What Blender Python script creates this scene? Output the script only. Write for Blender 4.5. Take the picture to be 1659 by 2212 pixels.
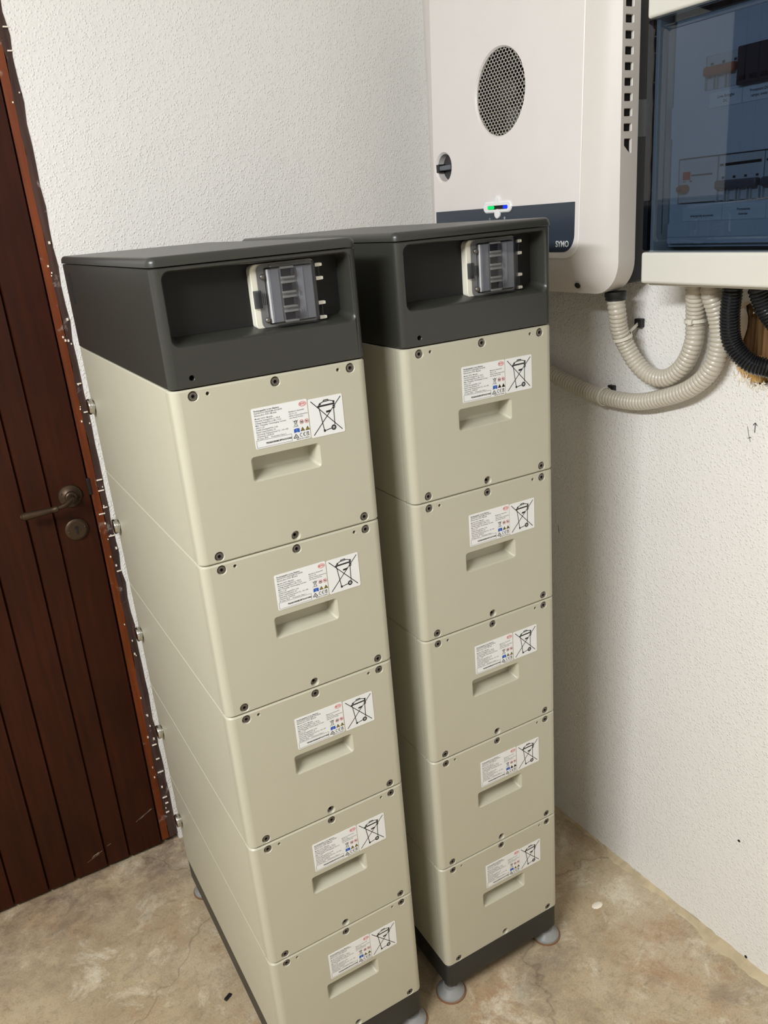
import bpy, bmesh, math, random
from mathutils import Vector, Matrix
from mathutils.geometry import tessellate_polygon

random.seed(7)
scene = bpy.context.scene
col = scene.collection
for o in list(bpy.data.objects):
    bpy.data.objects.remove(o)

# ------------------------------------------------------------------ camera
Z0 = 1.385                                   # height of the seam under the control units
F_PX = 1751.97
cam_data = bpy.data.cameras.new('camera')
cam = bpy.data.objects.new('camera', cam_data)
col.objects.link(cam)
R0 = Vector((0.863554, -0.497679, -0.081181))
R1 = Vector((-0.239527, -0.263176, -0.934540))
R2 = Vector((0.443736, 0.826471, -0.346474))
m = Matrix((R0, -R1, -R2)).transposed().to_4x4()
m.translation = Vector((-0.270227, -1.072300, 0.202016 + Z0))
cam.matrix_world = m
cam_data.sensor_fit = 'HORIZONTAL'
cam_data.sensor_width = 36.0
cam_data.lens = 36.0 * F_PX / 1659.0
cam_data.clip_start = 0.02
scene.camera = cam

# ------------------------------------------------------------------ world, exposure
world = bpy.data.worlds.new('world')
scene.world = world
world.use_nodes = True
world.node_tree.nodes['Background'].inputs[0].default_value = (0.5, 0.5, 0.5, 1)
world.node_tree.nodes['Background'].inputs[1].default_value = 0.02
scene.view_settings.view_transform = 'Standard'
scene.view_settings.look = 'None'
scene.view_settings.gamma = 1.0
scene.view_settings.use_curve_mapping = False
scene.view_settings.exposure = 0.0

LAMP_X, LAMP_Y, LAMP_Z, LAMP_LEN = -1.40, -0.88, 2.385, 1.05
LAMP_COLOR = (0.940, 0.975, 1.0)
lamp_data = bpy.data.lights.new('ceiling_lamp_light', 'AREA')
lamp_data.shape = 'RECTANGLE'
lamp_data.size = 0.09
lamp_data.size_y = LAMP_LEN
lamp_data.energy = 66.0
lamp_data.color = LAMP_COLOR
lamp_obj = bpy.data.objects.new('ceiling_lamp_light', lamp_data)
col.objects.link(lamp_obj)
lamp_obj.location = (LAMP_X, LAMP_Y, LAMP_Z - 0.03)
LAMP_ROT = math.radians(30)
lamp_obj.rotation_euler = (0, math.radians(-32), LAMP_ROT)


# ------------------------------------------------------------------ materials
def srgb(r, g, b):
    def c(v):
        v /= 255.0
        return v / 12.92 if v <= 0.04045 else ((v + 0.055) / 1.055) ** 2.4
    return (c(r), c(g), c(b), 1.0)


class NT:
    def __init__(self, name):
        self.mat = bpy.data.materials.new(name)
        self.mat.use_nodes = True
        self.t = self.mat.node_tree
        self.t.nodes.clear()
        self.out = self.n('ShaderNodeOutputMaterial')

    def n(self, typ, **kw):
        nd = self.t.nodes.new(typ)
        for k, v in kw.items():
            if k.startswith('i_'):
                key = k[2:]
                nd.inputs[int(key) if key.isdigit() else key.replace('_', ' ')].default_value = v
            else:
                setattr(nd, k, v)
        return nd

    def l(self, a, b):
        self.t.links.new(a, b)

    def coords(self, scale=(1, 1, 1)):
        tc = self.n('ShaderNodeTexCoord')
        mp = self.n('ShaderNodeMapping')
        mp.inputs['Scale'].default_value = scale
        self.l(tc.outputs['Object'], mp.inputs['Vector'])
        return mp.outputs[0]

    def noise(self, vec, scale, detail=3.0, rough=0.55, dist=0.0):
        nd = self.n('ShaderNodeTexNoise')
        nd.inputs['Scale'].default_value = scale
        nd.inputs['Detail'].default_value = detail
        nd.inputs['Roughness'].default_value = rough
        nd.inputs['Distortion'].default_value = dist
        self.l(vec, nd.inputs['Vector'])
        return nd.outputs['Fac']

    def ramp(self, fac, stops):
        nd = self.n('ShaderNodeValToRGB')
        e = nd.color_ramp.elements
        e[0].position, e[0].color = stops[0][0], stops[0][1]
        e[1].position, e[1].color = stops[1][0], stops[1][1]
        for p, c in stops[2:]:
            x = e.new(p)
            x.color = c
        self.l(fac, nd.inputs['Fac'])
        return nd.outputs['Color']

    def mix(self, fac, a, b, blend='MIX'):
        nd = self.n('ShaderNodeMix')
        nd.data_type = 'RGBA'
        nd.blend_type = blend
        for sock, v in ((nd.inputs['Factor'], fac), (nd.inputs['A'], a), (nd.inputs['B'], b)):
            pass
        ins = {'f': nd.inputs[0], 'a': nd.inputs[6], 'b': nd.inputs[7]}
        for k, v in (('f', fac), ('a', a), ('b', b)):
            if hasattr(v, 'node'):
                self.l(v, ins[k])
            else:
                ins[k].default_value = v
        return nd.outputs[2]

    def principled(self, color, rough=0.5, metal=0.0, bump=None, bump_strength=0.2, bump_dist=0.001, coat=0.0, spec=0.5):
        p = self.n('ShaderNodeBsdfPrincipled')
        for k, v in (('Base Color', color), ('Roughness', rough), ('Metallic', metal)):
            if hasattr(v, 'node'):
                self.l(v, p.inputs[k])
            else:
                p.inputs[k].default_value = v
        p.inputs['Specular IOR Level'].default_value = spec
        p.inputs['Coat Weight'].default_value = coat
        if bump is not None:
            b = self.n('ShaderNodeBump')
            b.inputs['Strength'].default_value = bump_strength
            b.inputs['Distance'].default_value = bump_dist
            self.l(bump, b.inputs['Height'])
            self.l(b.outputs[0], p.inputs['Normal'])
        self.l(p.outputs[0], self.out.inputs['Surface'])
        return p


def gray(v):
    return (v, v, v, 1)


def plastic(name, rgb, rough=0.45, var=0.05, grain=900.0, gstr=0.06, metal=0.0, coat=0.0, spec=0.5):
    t = NT(name)
    v = t.coords()
    c = srgb(*rgb)
    n1 = t.noise(v, 14.0, 4.0)
    lo = tuple(x * (1 - var) for x in c[:3]) + (1,)
    hi = tuple(min(1, x * (1 + var)) for x in c[:3]) + (1,)
    colr = t.ramp(n1, [(0.3, lo), (0.7, hi)])
    g = t.noise(v, grain, 2.0)
    t.principled(colr, rough, metal, bump=g, bump_strength=gstr, bump_dist=0.0006, coat=coat, spec=spec)
    return t.mat


def wall_paint(name, rgb):
    t = NT(name)
    v = t.coords()
    c = srgb(*rgb)
    big = t.noise(v, 1.6, 3.0)
    colr = t.ramp(big, [(0.3, tuple(x * 0.965 for x in c[:3]) + (1,)), (0.7, c)])
    a = t.noise(v, 125.0, 3.0, 0.5)
    b = t.noise(v, 260.0, 2.0, 0.5)
    w = t.noise(v, 9.0, 2.0)
    vor = t.n('ShaderNodeTexVoronoi')
    vor.inputs['Scale'].default_value = 175.0
    vor.inputs['Randomness'].default_value = 1.0
    t.l(v, vor.inputs['Vector'])
    sp = t.ramp(vor.outputs['Distance'], [(0.0, gray(1)), (0.42, gray(0))])
    m1 = t.mix(0.35, a, b)
    m2 = t.mix(0.38, m1, sp)
    m3 = t.mix(0.45, m2, w)
    t.principled(colr, 0.55, bump=m3, bump_strength=0.9, bump_dist=0.0054, spec=0.4)
    return t.mat


def floor_concrete():
    t = NT('worn_concrete')
    v = t.coords()
    n1 = t.noise(v, 1.7, 8.0, 0.66, 0.5)
    base = t.ramp(n1, [(0.30, srgb(150, 130, 102)), (0.5, srgb(182, 163, 133)), (0.70, srgb(206, 192, 166))])
    n2 = t.noise(v, 3.4, 8.0, 0.72, 0.3)
    f2 = t.ramp(n2, [(0.50, gray(0)), (0.70, gray(0.70))])
    c = t.mix(f2, base, srgb(166, 126, 88))
    n3 = t.noise(v, 6.3, 9.0, 0.74, 0.5)
    f3 = t.ramp(n3, [(0.54, gray(0)), (0.64, gray(0.65))])
    c = t.mix(f3, c, srgb(224, 214, 192))
    vb = t.coords((1.0, 1.6, 1.0))
    n5 = t.noise(vb, 2.6, 9.0, 0.72, 0.4)
    f5 = t.ramp(n5, [(0.52, gray(0)), (0.66, gray(0.72))])
    c = t.mix(f5, c, srgb(140, 126, 108))
    # grime gathered near the door sill
    sep = t.n('ShaderNodeSeparateXYZ')
    t.l(v, sep.inputs[0])
    near = t.n('ShaderNodeMapRange')
    near.inputs['From Min'].default_value = 0.52
    near.inputs['From Max'].default_value = 0.80
    t.l(sep.outputs['Y'], near.inputs['Value'])
    n6 = t.noise(v, 9.0, 9.0, 0.78, 0.3)
    f6 = t.ramp(n6, [(0.40, gray(0)), (0.62, gray(0.85))])
    gm = t.n('ShaderNodeMath', operation='MULTIPLY')
    t.l(near.outputs[0], gm.inputs[0])
    t.l(f6, gm.inputs[1])
    c = t.mix(gm.outputs[0], c, srgb(112, 92, 78))
    n4 = t.noise(v, 240.0, 4.0, 0.75)
    sp = t.ramp(n4, [(0.33, gray(0.80)), (0.5, gray(1.0)), (0.68, gray(1.10))])
    c = t.mix(1.0, c, sp, 'MULTIPLY')
    n7 = t.noise(v, 45.0, 8.0, 0.78, 0.6)
    sp2 = t.ramp(n7, [(0.34, gray(0.74)), (0.46, gray(1.0)), (0.70, gray(1.10))])
    c = t.mix(1.0, c, sp2, 'MULTIPLY')
    # hairline cracks
    dn = t.n('ShaderNodeTexNoise')
    dn.inputs['Scale'].default_value = 5.0
    dn.inputs['Detail'].default_value = 4.0
    t.l(v, dn.inputs['Vector'])
    add = t.n('ShaderNodeMixRGB', blend_type='LINEAR_LIGHT')
    add.inputs[0].default_value = 0.10
    t.l(v, add.inputs[1])
    t.l(dn.outputs['Color'], add.inputs[2])
    vor = t.n('ShaderNodeTexVoronoi', feature='DISTANCE_TO_EDGE')
    vor.inputs['Scale'].default_value = 1.3
    t.l(add.outputs[0], vor.inputs['Vector'])
    ck = t.ramp(vor.outputs['Distance'], [(0.0, gray(0.70)), (0.0028, gray(1.0))])
    c = t.mix(1.0, c, ck, 'MULTIPLY')
    hb = t.mix(0.55, n4, n7)
    rr_ = t.ramp(n2, [(0.3, gray(0.55)), (0.7, gray(0.75))])
    t.principled(c, rr_, bump=hb, bump_strength=0.4, bump_dist=0.003, spec=0.35)
    return t.mat


def wood(name, dark, light, rough=0.36, stain=None, spec=0.4):
    t = NT(name)
    v = t.coords((1, 1, 0.06))
    v2 = t.coords()
    g = t.noise(v, 70.0, 5.0, 0.6, 0.3)
    c = t.ramp(g, [(0.3, srgb(*dark)), (0.75, srgb(*light))])
    big = t.noise(v2, 3.2, 4.0)
    bm = t.ramp(big, [(0.3, gray(0.72)), (0.7, gray(1.15))])
    c = t.mix(1.0, c, bm, 'MULTIPLY')
    if stain:
        s = t.noise(v2, 26.0, 7.0, 0.72, 0.5)
        sf = t.ramp(s, [(0.60, gray(0)), (0.74, gray(stain[1]))])
        c = t.mix(sf, c, srgb(*stain[0]))
    rr_ = t.ramp(big, [(0.25, gray(rough)), (0.75, gray(rough + 0.2))])
    t.principled(c, rr_, bump=g, bump_strength=0.12, bump_dist=0.001, spec=spec)
    return t.mat


def clear_tint(name, tint, ior=1.49, rough=0.02, wob=0.0):
    t = NT(name)
    tr = t.n('ShaderNodeBsdfTransparent')
    tr.inputs[0].default_value = tint
    gl = t.n('ShaderNodeBsdfGlossy')
    gl.inputs['Roughness'].default_value = rough
    gl.inputs['Color'].default_value = (1, 1, 1, 1)
    fr = t.n('ShaderNodeFresnel')
    geo = t.n('ShaderNodeNewGeometry')          # thin sheet: same reflectance from both sides
    mr = t.n('ShaderNodeMapRange')
    mr.inputs['To Min'].default_value = ior
    mr.inputs['To Max'].default_value = 1.0 / ior
    t.l(geo.outputs['Backfacing'], mr.inputs['Value'])
    t.l(mr.outputs[0], fr.inputs['IOR'])
    if wob:
        v = t.coords()
        nz = t.noise(v, 18.0, 2.0)
        b = t.n('ShaderNodeBump')
        b.inputs['Strength'].default_value = wob
        b.inputs['Distance'].default_value = 0.001
        t.l(nz, b.inputs['Height'])
        t.l(b.outputs[0], gl.inputs['Normal'])
    mx = t.n('ShaderNodeMixShader')
    t.l(fr.outputs[0], mx.inputs[0])
    t.l(tr.outputs[0], mx.inputs[1])
    t.l(gl.outputs[0], mx.inputs[2])
    t.l(mx.outputs[0], t.out.inputs['Surface'])
    return t.mat


def emitter(name, color, strength):
    t = NT(name)
    e = t.n('ShaderNodeEmission')
    e.inputs[0].default_value = color
    e.inputs[1].default_value = strength
    t.l(e.outputs[0], t.out.inputs['Surface'])
    return t.mat


MAT = {
    'wall': wall_paint('white_stucco_paint', (238, 235, 230)),
    'ceiling': plastic('ceiling_paint', (238, 236, 231), 0.8, 0.02),
    'floor': floor_concrete(),
    'mortar': plastic('bare_mortar', (196, 178, 146), 0.85, 0.22, 160.0, 0.9),
    'rubble': plastic('crumbled_plaster', (238, 228, 210), 0.9, 0.15, 300.0, 0.6),
    'cavity': wood('old_timber', (70, 46, 22), (168, 128, 78), 0.8),
    'foam': plastic('tan_foam', (206, 164, 96), 0.9, 0.15, 400.0, 0.6),
    'door': wood('dark_varnished_wood', (42, 13, 1), (60, 21, 2), 0.42, None, 0.22),
    'frame': wood('orange_brown_wood', (92, 37, 2), (130, 57, 5), 0.36, ((190, 176, 165), 0.5)),
    'frame_dark': wood('worn_dark_wood', (52, 34, 30), (92, 68, 60), 0.55, ((196, 186, 178), 0.75)),
    'scuff': plastic('dusty_scuff', (150, 132, 116), 0.8, 0.1),
    'iron': plastic('aged_bronze', (78, 62, 48), 0.42, 0.15, 500.0, 0.2, metal=0.75),
    'black': plastic('black_plastic', (22, 22, 23), 0.45),
    'dark_hole': plastic('dark_hollow', (14, 13, 12), 0.8),
    'cream': plastic('cream_powder_coat', (186, 181, 161), 0.42, 0.012, 1500.0, 0.05),
    'hood': plastic('charcoal_powder_coat', (50, 50, 45), 0.34, 0.03, 1400.0, 0.05, spec=0.5),
    'recess': plastic('recess_dark_plastic', (25, 25, 24), 0.55, 0.04, spec=0.3),
    'base': plastic('dark_grey_base', (49, 48, 43), 0.45, 0.04, 1400.0, 0.07, spec=0.35),
    'steel': plastic('zinc_bolt', (124, 118, 112), 0.38, 0.1, 700.0, 0.1, metal=0.85),
    'chrome': plastic('chrome', (205, 203, 198), 0.16, 0.03, 200.0, 0.02, metal=1.0),
    'foot': plastic('grey_foot_plastic', (140, 140, 137), 0.34, 0.08),
    'rubber': plastic('amber_rubber', (132, 96, 66), 0.6, 0.1),
    'sticker': plastic('sticker_white', (232, 232, 230), 0.35, 0.01, 300.0, 0.02),
    'ink': plastic('black_ink', (24, 24, 26), 0.5, 0.0),
    'ink_grey': plastic('grey_ink', (86, 86, 88), 0.5, 0.0),
    'ink_red': plastic('red_ink', (214, 62, 58), 0.5, 0.0),
    'ink_blue': plastic('blue_ink', (34, 84, 178), 0.5, 0.0),
    'ink_yellow': plastic('yellow_ink', (232, 196, 40), 0.5, 0.0),
    'ivory': plastic('ivory_plastic', (226, 221, 204), 0.4, 0.03),
    'breaker': plastic('breaker_grey', (206, 205, 202), 0.45, 0.03),
    'smoke': clear_tint('smoked_clear_plastic', (0.46, 0.47, 0.51, 1), 1.42, 0.05),
    'blue_door': clear_tint('blue_tinted_door', (0.225, 0.285, 0.365, 1), 1.5, 0.02, 0.0),
    'inverter': plastic('inverter_white', (226, 219, 214), 0.40, 0.012, 1200.0, 0.04),
    'inverter_side': plastic('inverter_grey_white', (214, 207, 200), 0.42, 0.012, 1200.0, 0.04),
    'panel_blue': plastic('slate_blue_gloss', (50, 58, 70), 0.25, 0.02),
    'mesh': plastic('bare_metal_mesh', (196, 190, 180), 0.35, 0.05, metal=0.6),
    'fan': plastic('fan_black', (26, 25, 24), 0.5),
    'switch': plastic('switch_grey', (96, 100, 106), 0.35),
    'silver': plastic('silver_letters', (212, 212, 212), 0.4, 0.0),
    'lens': plastic('led_housing', (238, 236, 234), 0.25, 0.0),
    'box': plastic('box_white', (216, 213, 203), 0.38, 0.012),
    'box_in': plastic('box_inner_grey', (214, 216, 218), 0.5, 0.02),
    'conduit': plastic('light_grey_conduit', (192, 184, 169), 0.32, 0.02, 600.0, 0.03),
    'conduit_black': plastic('black_conduit', (26, 27, 30), 0.24, 0.05, 600.0, 0.03),
    'tie': plastic('natural_nylon', (222, 216, 200), 0.4, 0.02),
    'pane': plastic('frosted_pane', (216, 218, 220), 0.35, 0.02),
    'led_green': emitter('led_green', (0.01, 0.8, 0.16, 1), 1.1),
    'led_blue': emitter('led_blue', (0.015, 0.04, 1.0, 1), 1.3),
    'lamp': emitter('lamp_tube', LAMP_COLOR + (1,), 6.0),
    'grey_wall': wall_paint('grey_cement_wall', (206, 203, 196)),
    'orange_toggle': plastic('orange_toggle', (176, 96, 60), 0.4),
    'grey_toggle': plastic('grey_toggle', (96, 92, 96), 0.4),
    'surge': plastic('dark_surge', (58, 54, 56), 0.5),
    'red_tag': plastic('red_tag', (206, 52, 40), 0.45),
}


# ------------------------------------------------------------------ mesh builder
class MB:
    def __init__(self):
        self.v, self.f, self.s, self.m = [], [], [], []

    def add(self, verts, faces, smooth=False, mi=0):
        b = len(self.v)
        self.v.extend([tuple(p) for p in verts])
        for i, f in enumerate(faces):
            self.f.append(tuple(b + k for k in f))
            self.s.append(smooth[i] if isinstance(smooth, list) else smooth)
            self.m.append(mi)

    def box(self, x0, x1, y0, y1, z0, z1, bevel=0.0, mi=0, seg=2):
        bm = bmesh.new()
        bmesh.ops.create_cube(bm, size=1.0)
        for w in bm.verts:
            w.co = Vector(((x0 + x1) / 2 + w.co.x * (x1 - x0), (y0 + y1) / 2 + w.co.y * (y1 - y0), (z0 + z1) / 2 + w.co.z * (z1 - z0)))
        if bevel > 0:
            bmesh.ops.bevel(bm, geom=list(bm.edges), offset=bevel, segments=seg, profile=0.5, affect='EDGES')
        bm.normal_update()
        bm.verts.index_update()
        vs = [w.co.copy() for w in bm.verts]
        fs, sm = [], []
        for f in bm.faces:
            fs.append([w.index for w in f.verts])
            n = f.normal
            sm.append(max(abs(n.x), abs(n.y), abs(n.z)) < 0.999)
        self.add(vs, fs, sm, mi)
        bm.free()

    def loft(self, A, B, smooth=True, closed=True, mi=0, skip=()):
        n = len(A)
        fs = []
        for i in range(n if closed else n - 1):
            if i in skip:
                continue
            j = (i + 1) % n
            fs.append((i, j, n + j, n + i))
        self.add(list(A) + list(B), fs, smooth, mi)

    def cap(self, loop, mi=0, flip=False):
        idx = list(range(len(loop)))
        self.add(loop, [idx[::-1] if flip else idx], False, mi)

    def plate(self, outer, holes, mp, mi=0):
        loops = [[Vector((p[0], p[1], 0)) for p in outer]] + [[Vector((p[0], p[1], 0)) for p in h] for h in holes]
        tris = tessellate_polygon(loops)
        flat = [p for l in loops for p in l]
        self.add([mp(p.x, p.y) for p in flat], [tuple(t) for t in tris], False, mi)

    def lathe(self, prof, origin, axis, n=20, mi=0, cap0=True, cap1=True, sharp=True):
        origin = Vector(origin)
        a = Vector(axis).normalized()
        u = a.orthogonal().normalized()
        w = a.cross(u)
        rings = []
        for r, t in prof:
            rings.append([origin + a * t + (u * math.cos(2 * math.pi * k / n) + w * math.sin(2 * math.pi * k / n)) * r for k in range(n)])
        for i in range(len(rings) - 1):
            if sharp:
                self.loft(rings[i], rings[i + 1], True, True, mi)
        if not sharp:
            vs = [p for r in rings for p in r]
            fs = []
            for i in range(len(rings) - 1):
                for k in range(n):
                    j = (k + 1) % n
                    fs.append((i * n + k, i * n + j, (i + 1) * n + j, (i + 1) * n + k))
            self.add(vs, fs, True, mi)
        if cap0:
            self.cap(rings[0], mi, True)
        if cap1:
            self.cap(rings[-1], mi)

    def sweep(self, pts, radii, n=12, mi=0, caps=True):
        pts = [Vector(p) for p in pts]
        if not isinstance(radii, (list, tuple)):
            radii = [radii] * len(pts)
        t0 = (pts[1] - pts[0]).normalized()
        u = t0.orthogonal().normalized()
        vs, fs = [], []
        for i, p in enumerate(pts):
            if i == 0:
                t = t0
            elif i == len(pts) - 1:
                t = (pts[i] - pts[i - 1]).normalized()
            else:
                t = (pts[i + 1] - pts[i - 1]).normalized()
            u = (u - t * u.dot(t)).normalized()
            w = t.cross(u)
            for k in range(n):
                a = 2 * math.pi * k / n
                vs.append(p + (u * math.cos(a) + w * math.sin(a)) * radii[i])
        for i in range(len(pts) - 1):
            for k in range(n):
                j = (k + 1) % n
                fs.append((i * n + k, i * n + j, (i + 1) * n + j, (i + 1) * n + k))
        self.add(vs, fs, True, mi)
        if caps:
            self.cap(vs[:n], mi, True)
            self.cap(vs[-n:], mi)

    def build(self, name, mats, parent=None, fix=True):
        me = bpy.data.meshes.new(name)
        me.from_pydata(self.v, [], self.f)
        if not isinstance(mats, (list, tuple)):
            mats = [mats]
        for mm in mats:
            me.materials.append(MAT[mm] if isinstance(mm, str) else mm)
        me.polygons.foreach_set('use_smooth', self.s)
        me.polygons.foreach_set('material_index', self.m)
        if fix:
            bm = bmesh.new()
            bm.from_mesh(me)
            bmesh.ops.remove_doubles(bm, verts=bm.verts, dist=1e-6)
            bmesh.ops.recalc_face_normals(bm, faces=bm.faces)
            flags = [f.smooth for f in bm.faces]
            bm.to_mesh(me)
            bm.free()
            me.set_sharp_from_angle(angle=math.radians(40))
            me.polygons.foreach_set('use_smooth', flags)
        me.update()
        return place(name, me, parent)


def place(name, me, parent=None):
    o = bpy.data.objects.new(name, me)
    col.objects.link(o)
    if parent is not None:
        o.parent = parent
    return o


def empty(name, loc=(0, 0, 0), rz=0.0):
    o = bpy.data.objects.new(name, None)
    o.empty_display_size = 0.05
    col.objects.link(o)
    o.location = loc
    o.rotation_euler = (0, 0, rz)
    return o


def tag(o, label=None, cat=None, group=None, kind=None):
    if label:
        o['label'] = label
    if cat:
        o['category'] = cat
    if group:
        o['group'] = group
    if kind:
        o['kind'] = kind
    return o


def rr(x0, x1, z0, z1, r, n=5, radii=None):
    """rounded rectangle, counter-clockwise from bottom-left; radii = (bl, br, tr, tl)"""
    R = radii or (r, r, r, r)
    pts = []
    for (cx, cz, a0, q) in ((x0 + R[0], z0 + R[0], 180, R[0]), (x1 - R[1], z0 + R[1], 270, R[1]), (x1 - R[2], z1 - R[2], 0, R[2]), (x0 + R[3], z1 - R[3], 90, R[3])):
        if q <= 1e-6:
            pts.append((cx, cz))
            continue
        for k in range(n + 1):
            a = math.radians(a0 + 90.0 * k / n)
            pts.append((cx + q * math.cos(a), cz + q * math.sin(a)))
    return pts


def circle(cx, cz, r, n=16):
    return [(cx + r * math.cos(2 * math.pi * k / n), cz + r * math.sin(2 * math.pi * k / n)) for k in range(n)]


def catmull(P, per=12):
    P = [Vector(p) for p in P]
    Q = [P[0] * 2 - P[1]] + P + [P[-1] * 2 - P[-2]]
    out = []
    for i in range(1, len(Q) - 2):
        a, b, c, d = Q[i - 1], Q[i], Q[i + 1], Q[i + 2]
        for k in range(per):
            t = k / per
            out.append(0.5 * ((2 * b) + (c - a) * t + (2 * a - 5 * b + 4 * c - d) * t * t + (3 * b - a - 3 * c + d) * t ** 3))
    out.append(P[-1])
    return out


def resample(pts, step):
    out = [pts[0].copy()]
    acc = 0.0
    for a, b in zip(pts, pts[1:]):
        L = (b - a).length
        while L > 1e-9 and acc + L >= step:
            t = (step - acc) / L
            a = a + (b - a) * t
            L = (b - a).length
            out.append(a.copy())
            acc = 0.0
        acc += L
    return out


# ------------------------------------------------------------------ flat print in 2-D
class Ink(MB):
    """flat print laid on a plane; mp(x, z) -> 3-D point"""
    def __init__(self, mp):
        super().__init__()
        self.mp = mp

    def poly(self, pts, mi=0):
        self.add([self.mp(*p) for p in pts], [tuple(range(len(pts)))], False, mi)

    def line(self, p, q, w, mi=0):
        p, q = Vector(p), Vector(q)
        d = (q - p).normalized()
        n = Vector((-d.y, d.x)) * w / 2
        self.poly([p + n, p - n, q - n, q + n], mi)

    def ring(self, cx, cz, rx, rz, w, n=24, mi=0):
        A = [(cx + rx * math.cos(2 * math.pi * k / n), cz + rz * math.sin(2 * math.pi * k / n)) for k in range(n)]
        B = [(cx + (rx - w) * math.cos(2 * math.pi * k / n), cz + (rz - w) * math.sin(2 * math.pi * k / n)) for k in range(n)]
        self.loft([self.mp(*p) for p in A], [self.mp(*p) for p in B], False, True, mi)

    def disc(self, cx, cz, r, n=18, mi=0):
        self.poly(circle(cx, cz, r, n), mi)

    def text(self, s, x, z, size, mi=0, bold=0.0, align='LEFT', sx=1.0, res=2):
        cu = bpy.data.curves.new('t', 'FONT')
        cu.body = s
        cu.size = size
        cu.resolution_u = res
        cu.offset = bold * size
        cu.align_x = align
        ob = bpy.data.objects.new('t', cu)
        col.objects.link(ob)
        dg = bpy.context.evaluated_depsgraph_get()
        me = bpy.data.meshes.new_from_object(ob.evaluated_get(dg))
        vs = [self.mp(x + w.co.x * sx, z + w.co.y) for w in me.vertices]
        fs = [tuple(p.vertices) for p in me.polygons]
        self.add(vs, fs, False, mi)
        bpy.data.objects.remove(ob)
        bpy.data.meshes.remove(me)
        bpy.data.curves.remove(cu)


def wheelie_bin(ink, x0, x1, z0, z1, lw, mi=0):
    def P(u, v):
        return (x0 + u * (x1 - x0), z1 - v * (z1 - z0))
    L = lambda a, b, w=1.0: ink.line(P(*a), P(*b), lw * w, mi)
    L((.07, .06), (.92, .92)); L((.95, .06), (.07, .94))
    L((.25, .225), (.76, .215), 2.0)
    L((.29, .23), (.39, .88)); L((.72, .22), (.71, .76))
    L((.38, .875), (.60, .84)); L((.39, .84), (.395, .90), 2.4)
    L((.29, .21), (.31, .165)); L((.31, .165), (.42, .125)); L((.42, .125), (.62, .115)); L((.62, .115), (.72, .15)); L((.72, .15), (.745, .21))
    L((.44, .09), (.58, .085), 1.2); L((.44, .09), (.44, .125)); L((.58, .085), (.58, .12))
    ink.disc(*P(.33, .17), lw * 1.3, 10, mi); ink.disc(*P(.735, .165), lw * 1.4, 10, mi)
    L((.69, .27), (.755, .26)); L((.755, .26), (.75, .33)); L((.75, .33), (.70, .335))
    L((.49, .395), (.63, .385), 2.4)
    c = P(.67, .83)
    ink.ring(c[0], c[1], (x1 - x0) * .075, (x1 - x0) * .075, lw * 1.9, 20, mi)
    ink.disc(c[0], c[1], lw * 0.8, 10, mi)


# ================================================================== the room
YB = 0.835                                    # face of the back wall


def xw(y):
    return 0.951 - 0.0246 * (y - 0.06)        # face of the right wall


CEIL = 2.52
X_L, Y_F = -2.3, -2.7

# floor
mb = MB()
mb.box(X_L - .1, 1.1, Y_F - .1, YB + .12, -0.08, 0.0)
tag(mb.build('floor', 'floor'), 'worn beige concrete floor with stains and hairline cracks', kind='structure')

mb = MB()
mb.box(X_L - .1, 1.1, Y_F - .1, YB + .12, CEIL, CEIL + .08)
tag(mb.build('ceiling', 'ceiling'), 'plain white painted ceiling', kind='structure')
mb = MB()
mb.box(X_L - .1, X_L, Y_F, YB + .1, 0, CEIL)
tag(mb.build('wall_left', 'grey_wall'), 'plain pale grey cement wall', kind='structure')
mb = MB()
mb.box(X_L, 1.1, Y_F - .1, Y_F, 0, CEIL)
tag(mb.build('wall_front', 'wall'), 'plain white plaster wall', kind='structure')

# back wall with the door opening
DOOR_R, DOOR_L, DOOR_T = 0.022, -0.93, 2.36
mb = MB()
NZ = 60
edge = [(DOOR_R + 0.0015 * math.sin(k * 2.3) + random.uniform(-.0016, .0016), 0.0 + DOOR_T * k / NZ) for k in range(NZ + 1)]
mb.plate([(1.05, 0.0), (1.05, CEIL), (X_L, CEIL), (X_L, 0), (DOOR_L, 0), (DOOR_L, DOOR_T)] + edge[::-1], [], lambda x, z: (x, YB, z))
mb.loft([(x, YB, z) for x, z in edge], [(x, YB + .06, z) for x, z in edge], False, False)
mb.box(X_L, 1.05, YB + .09, YB + .12, 0, CEIL)
tag(mb.build('wall_back', 'wall'), 'white stucco wall beside the dark wooden door', kind='structure')

# right wall with the broken-out hole below the distribution box
hole_raw = [(-.131, -.002), (-.139, -.028), (-.133, -.060), (-.122, -.084), (-.128, -.094), (-.137, -.103), (-.146, -.117), (-.160, -.122), (-.174, -.135), (-.188, -.128),
            (-.203, -.131), (-.220, -.126), (-.240, -.131), (-.262, -.120), (-.270, -.094), (-.266, -.060), (-.272, -.03), (-.262, .0), (-.24, .012), (-.214, -.004), (-.196, .010), (-.170, -.002), (-.150, .010)]
hole = []
for i, (y, z) in enumerate(hole_raw):
    y2, z2 = hole_raw[(i + 1) % len(hole_raw)]
    for k in range(3):
        t = k / 3
        hole.append((y + (y2 - y) * t + random.uniform(-.002, .002), Z0 + z + (z2 - z) * t + random.uniform(-.002, .002)))
mb = MB()
Y1 = 0.46
foot_edge = []
NY = 90
for k in range(NY + 1):
    y = Y1 + (Y_F - Y1) * k / NY
    foot_edge.append((y, 0.001 + max(0, random.uniform(-.002, .004)) + (0.006 if y < -.10 else 0.0) * random.random()))
mb.plate([(Y_F, CEIL), (Y1, CEIL)] + foot_edge, [hole], lambda y, z: (xw(y), y, z))
mb.loft([(xw(y), y, z) for y, z in hole], [(xw(y) + .022, y, z) for y, z in hole], False, True, 1)
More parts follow.
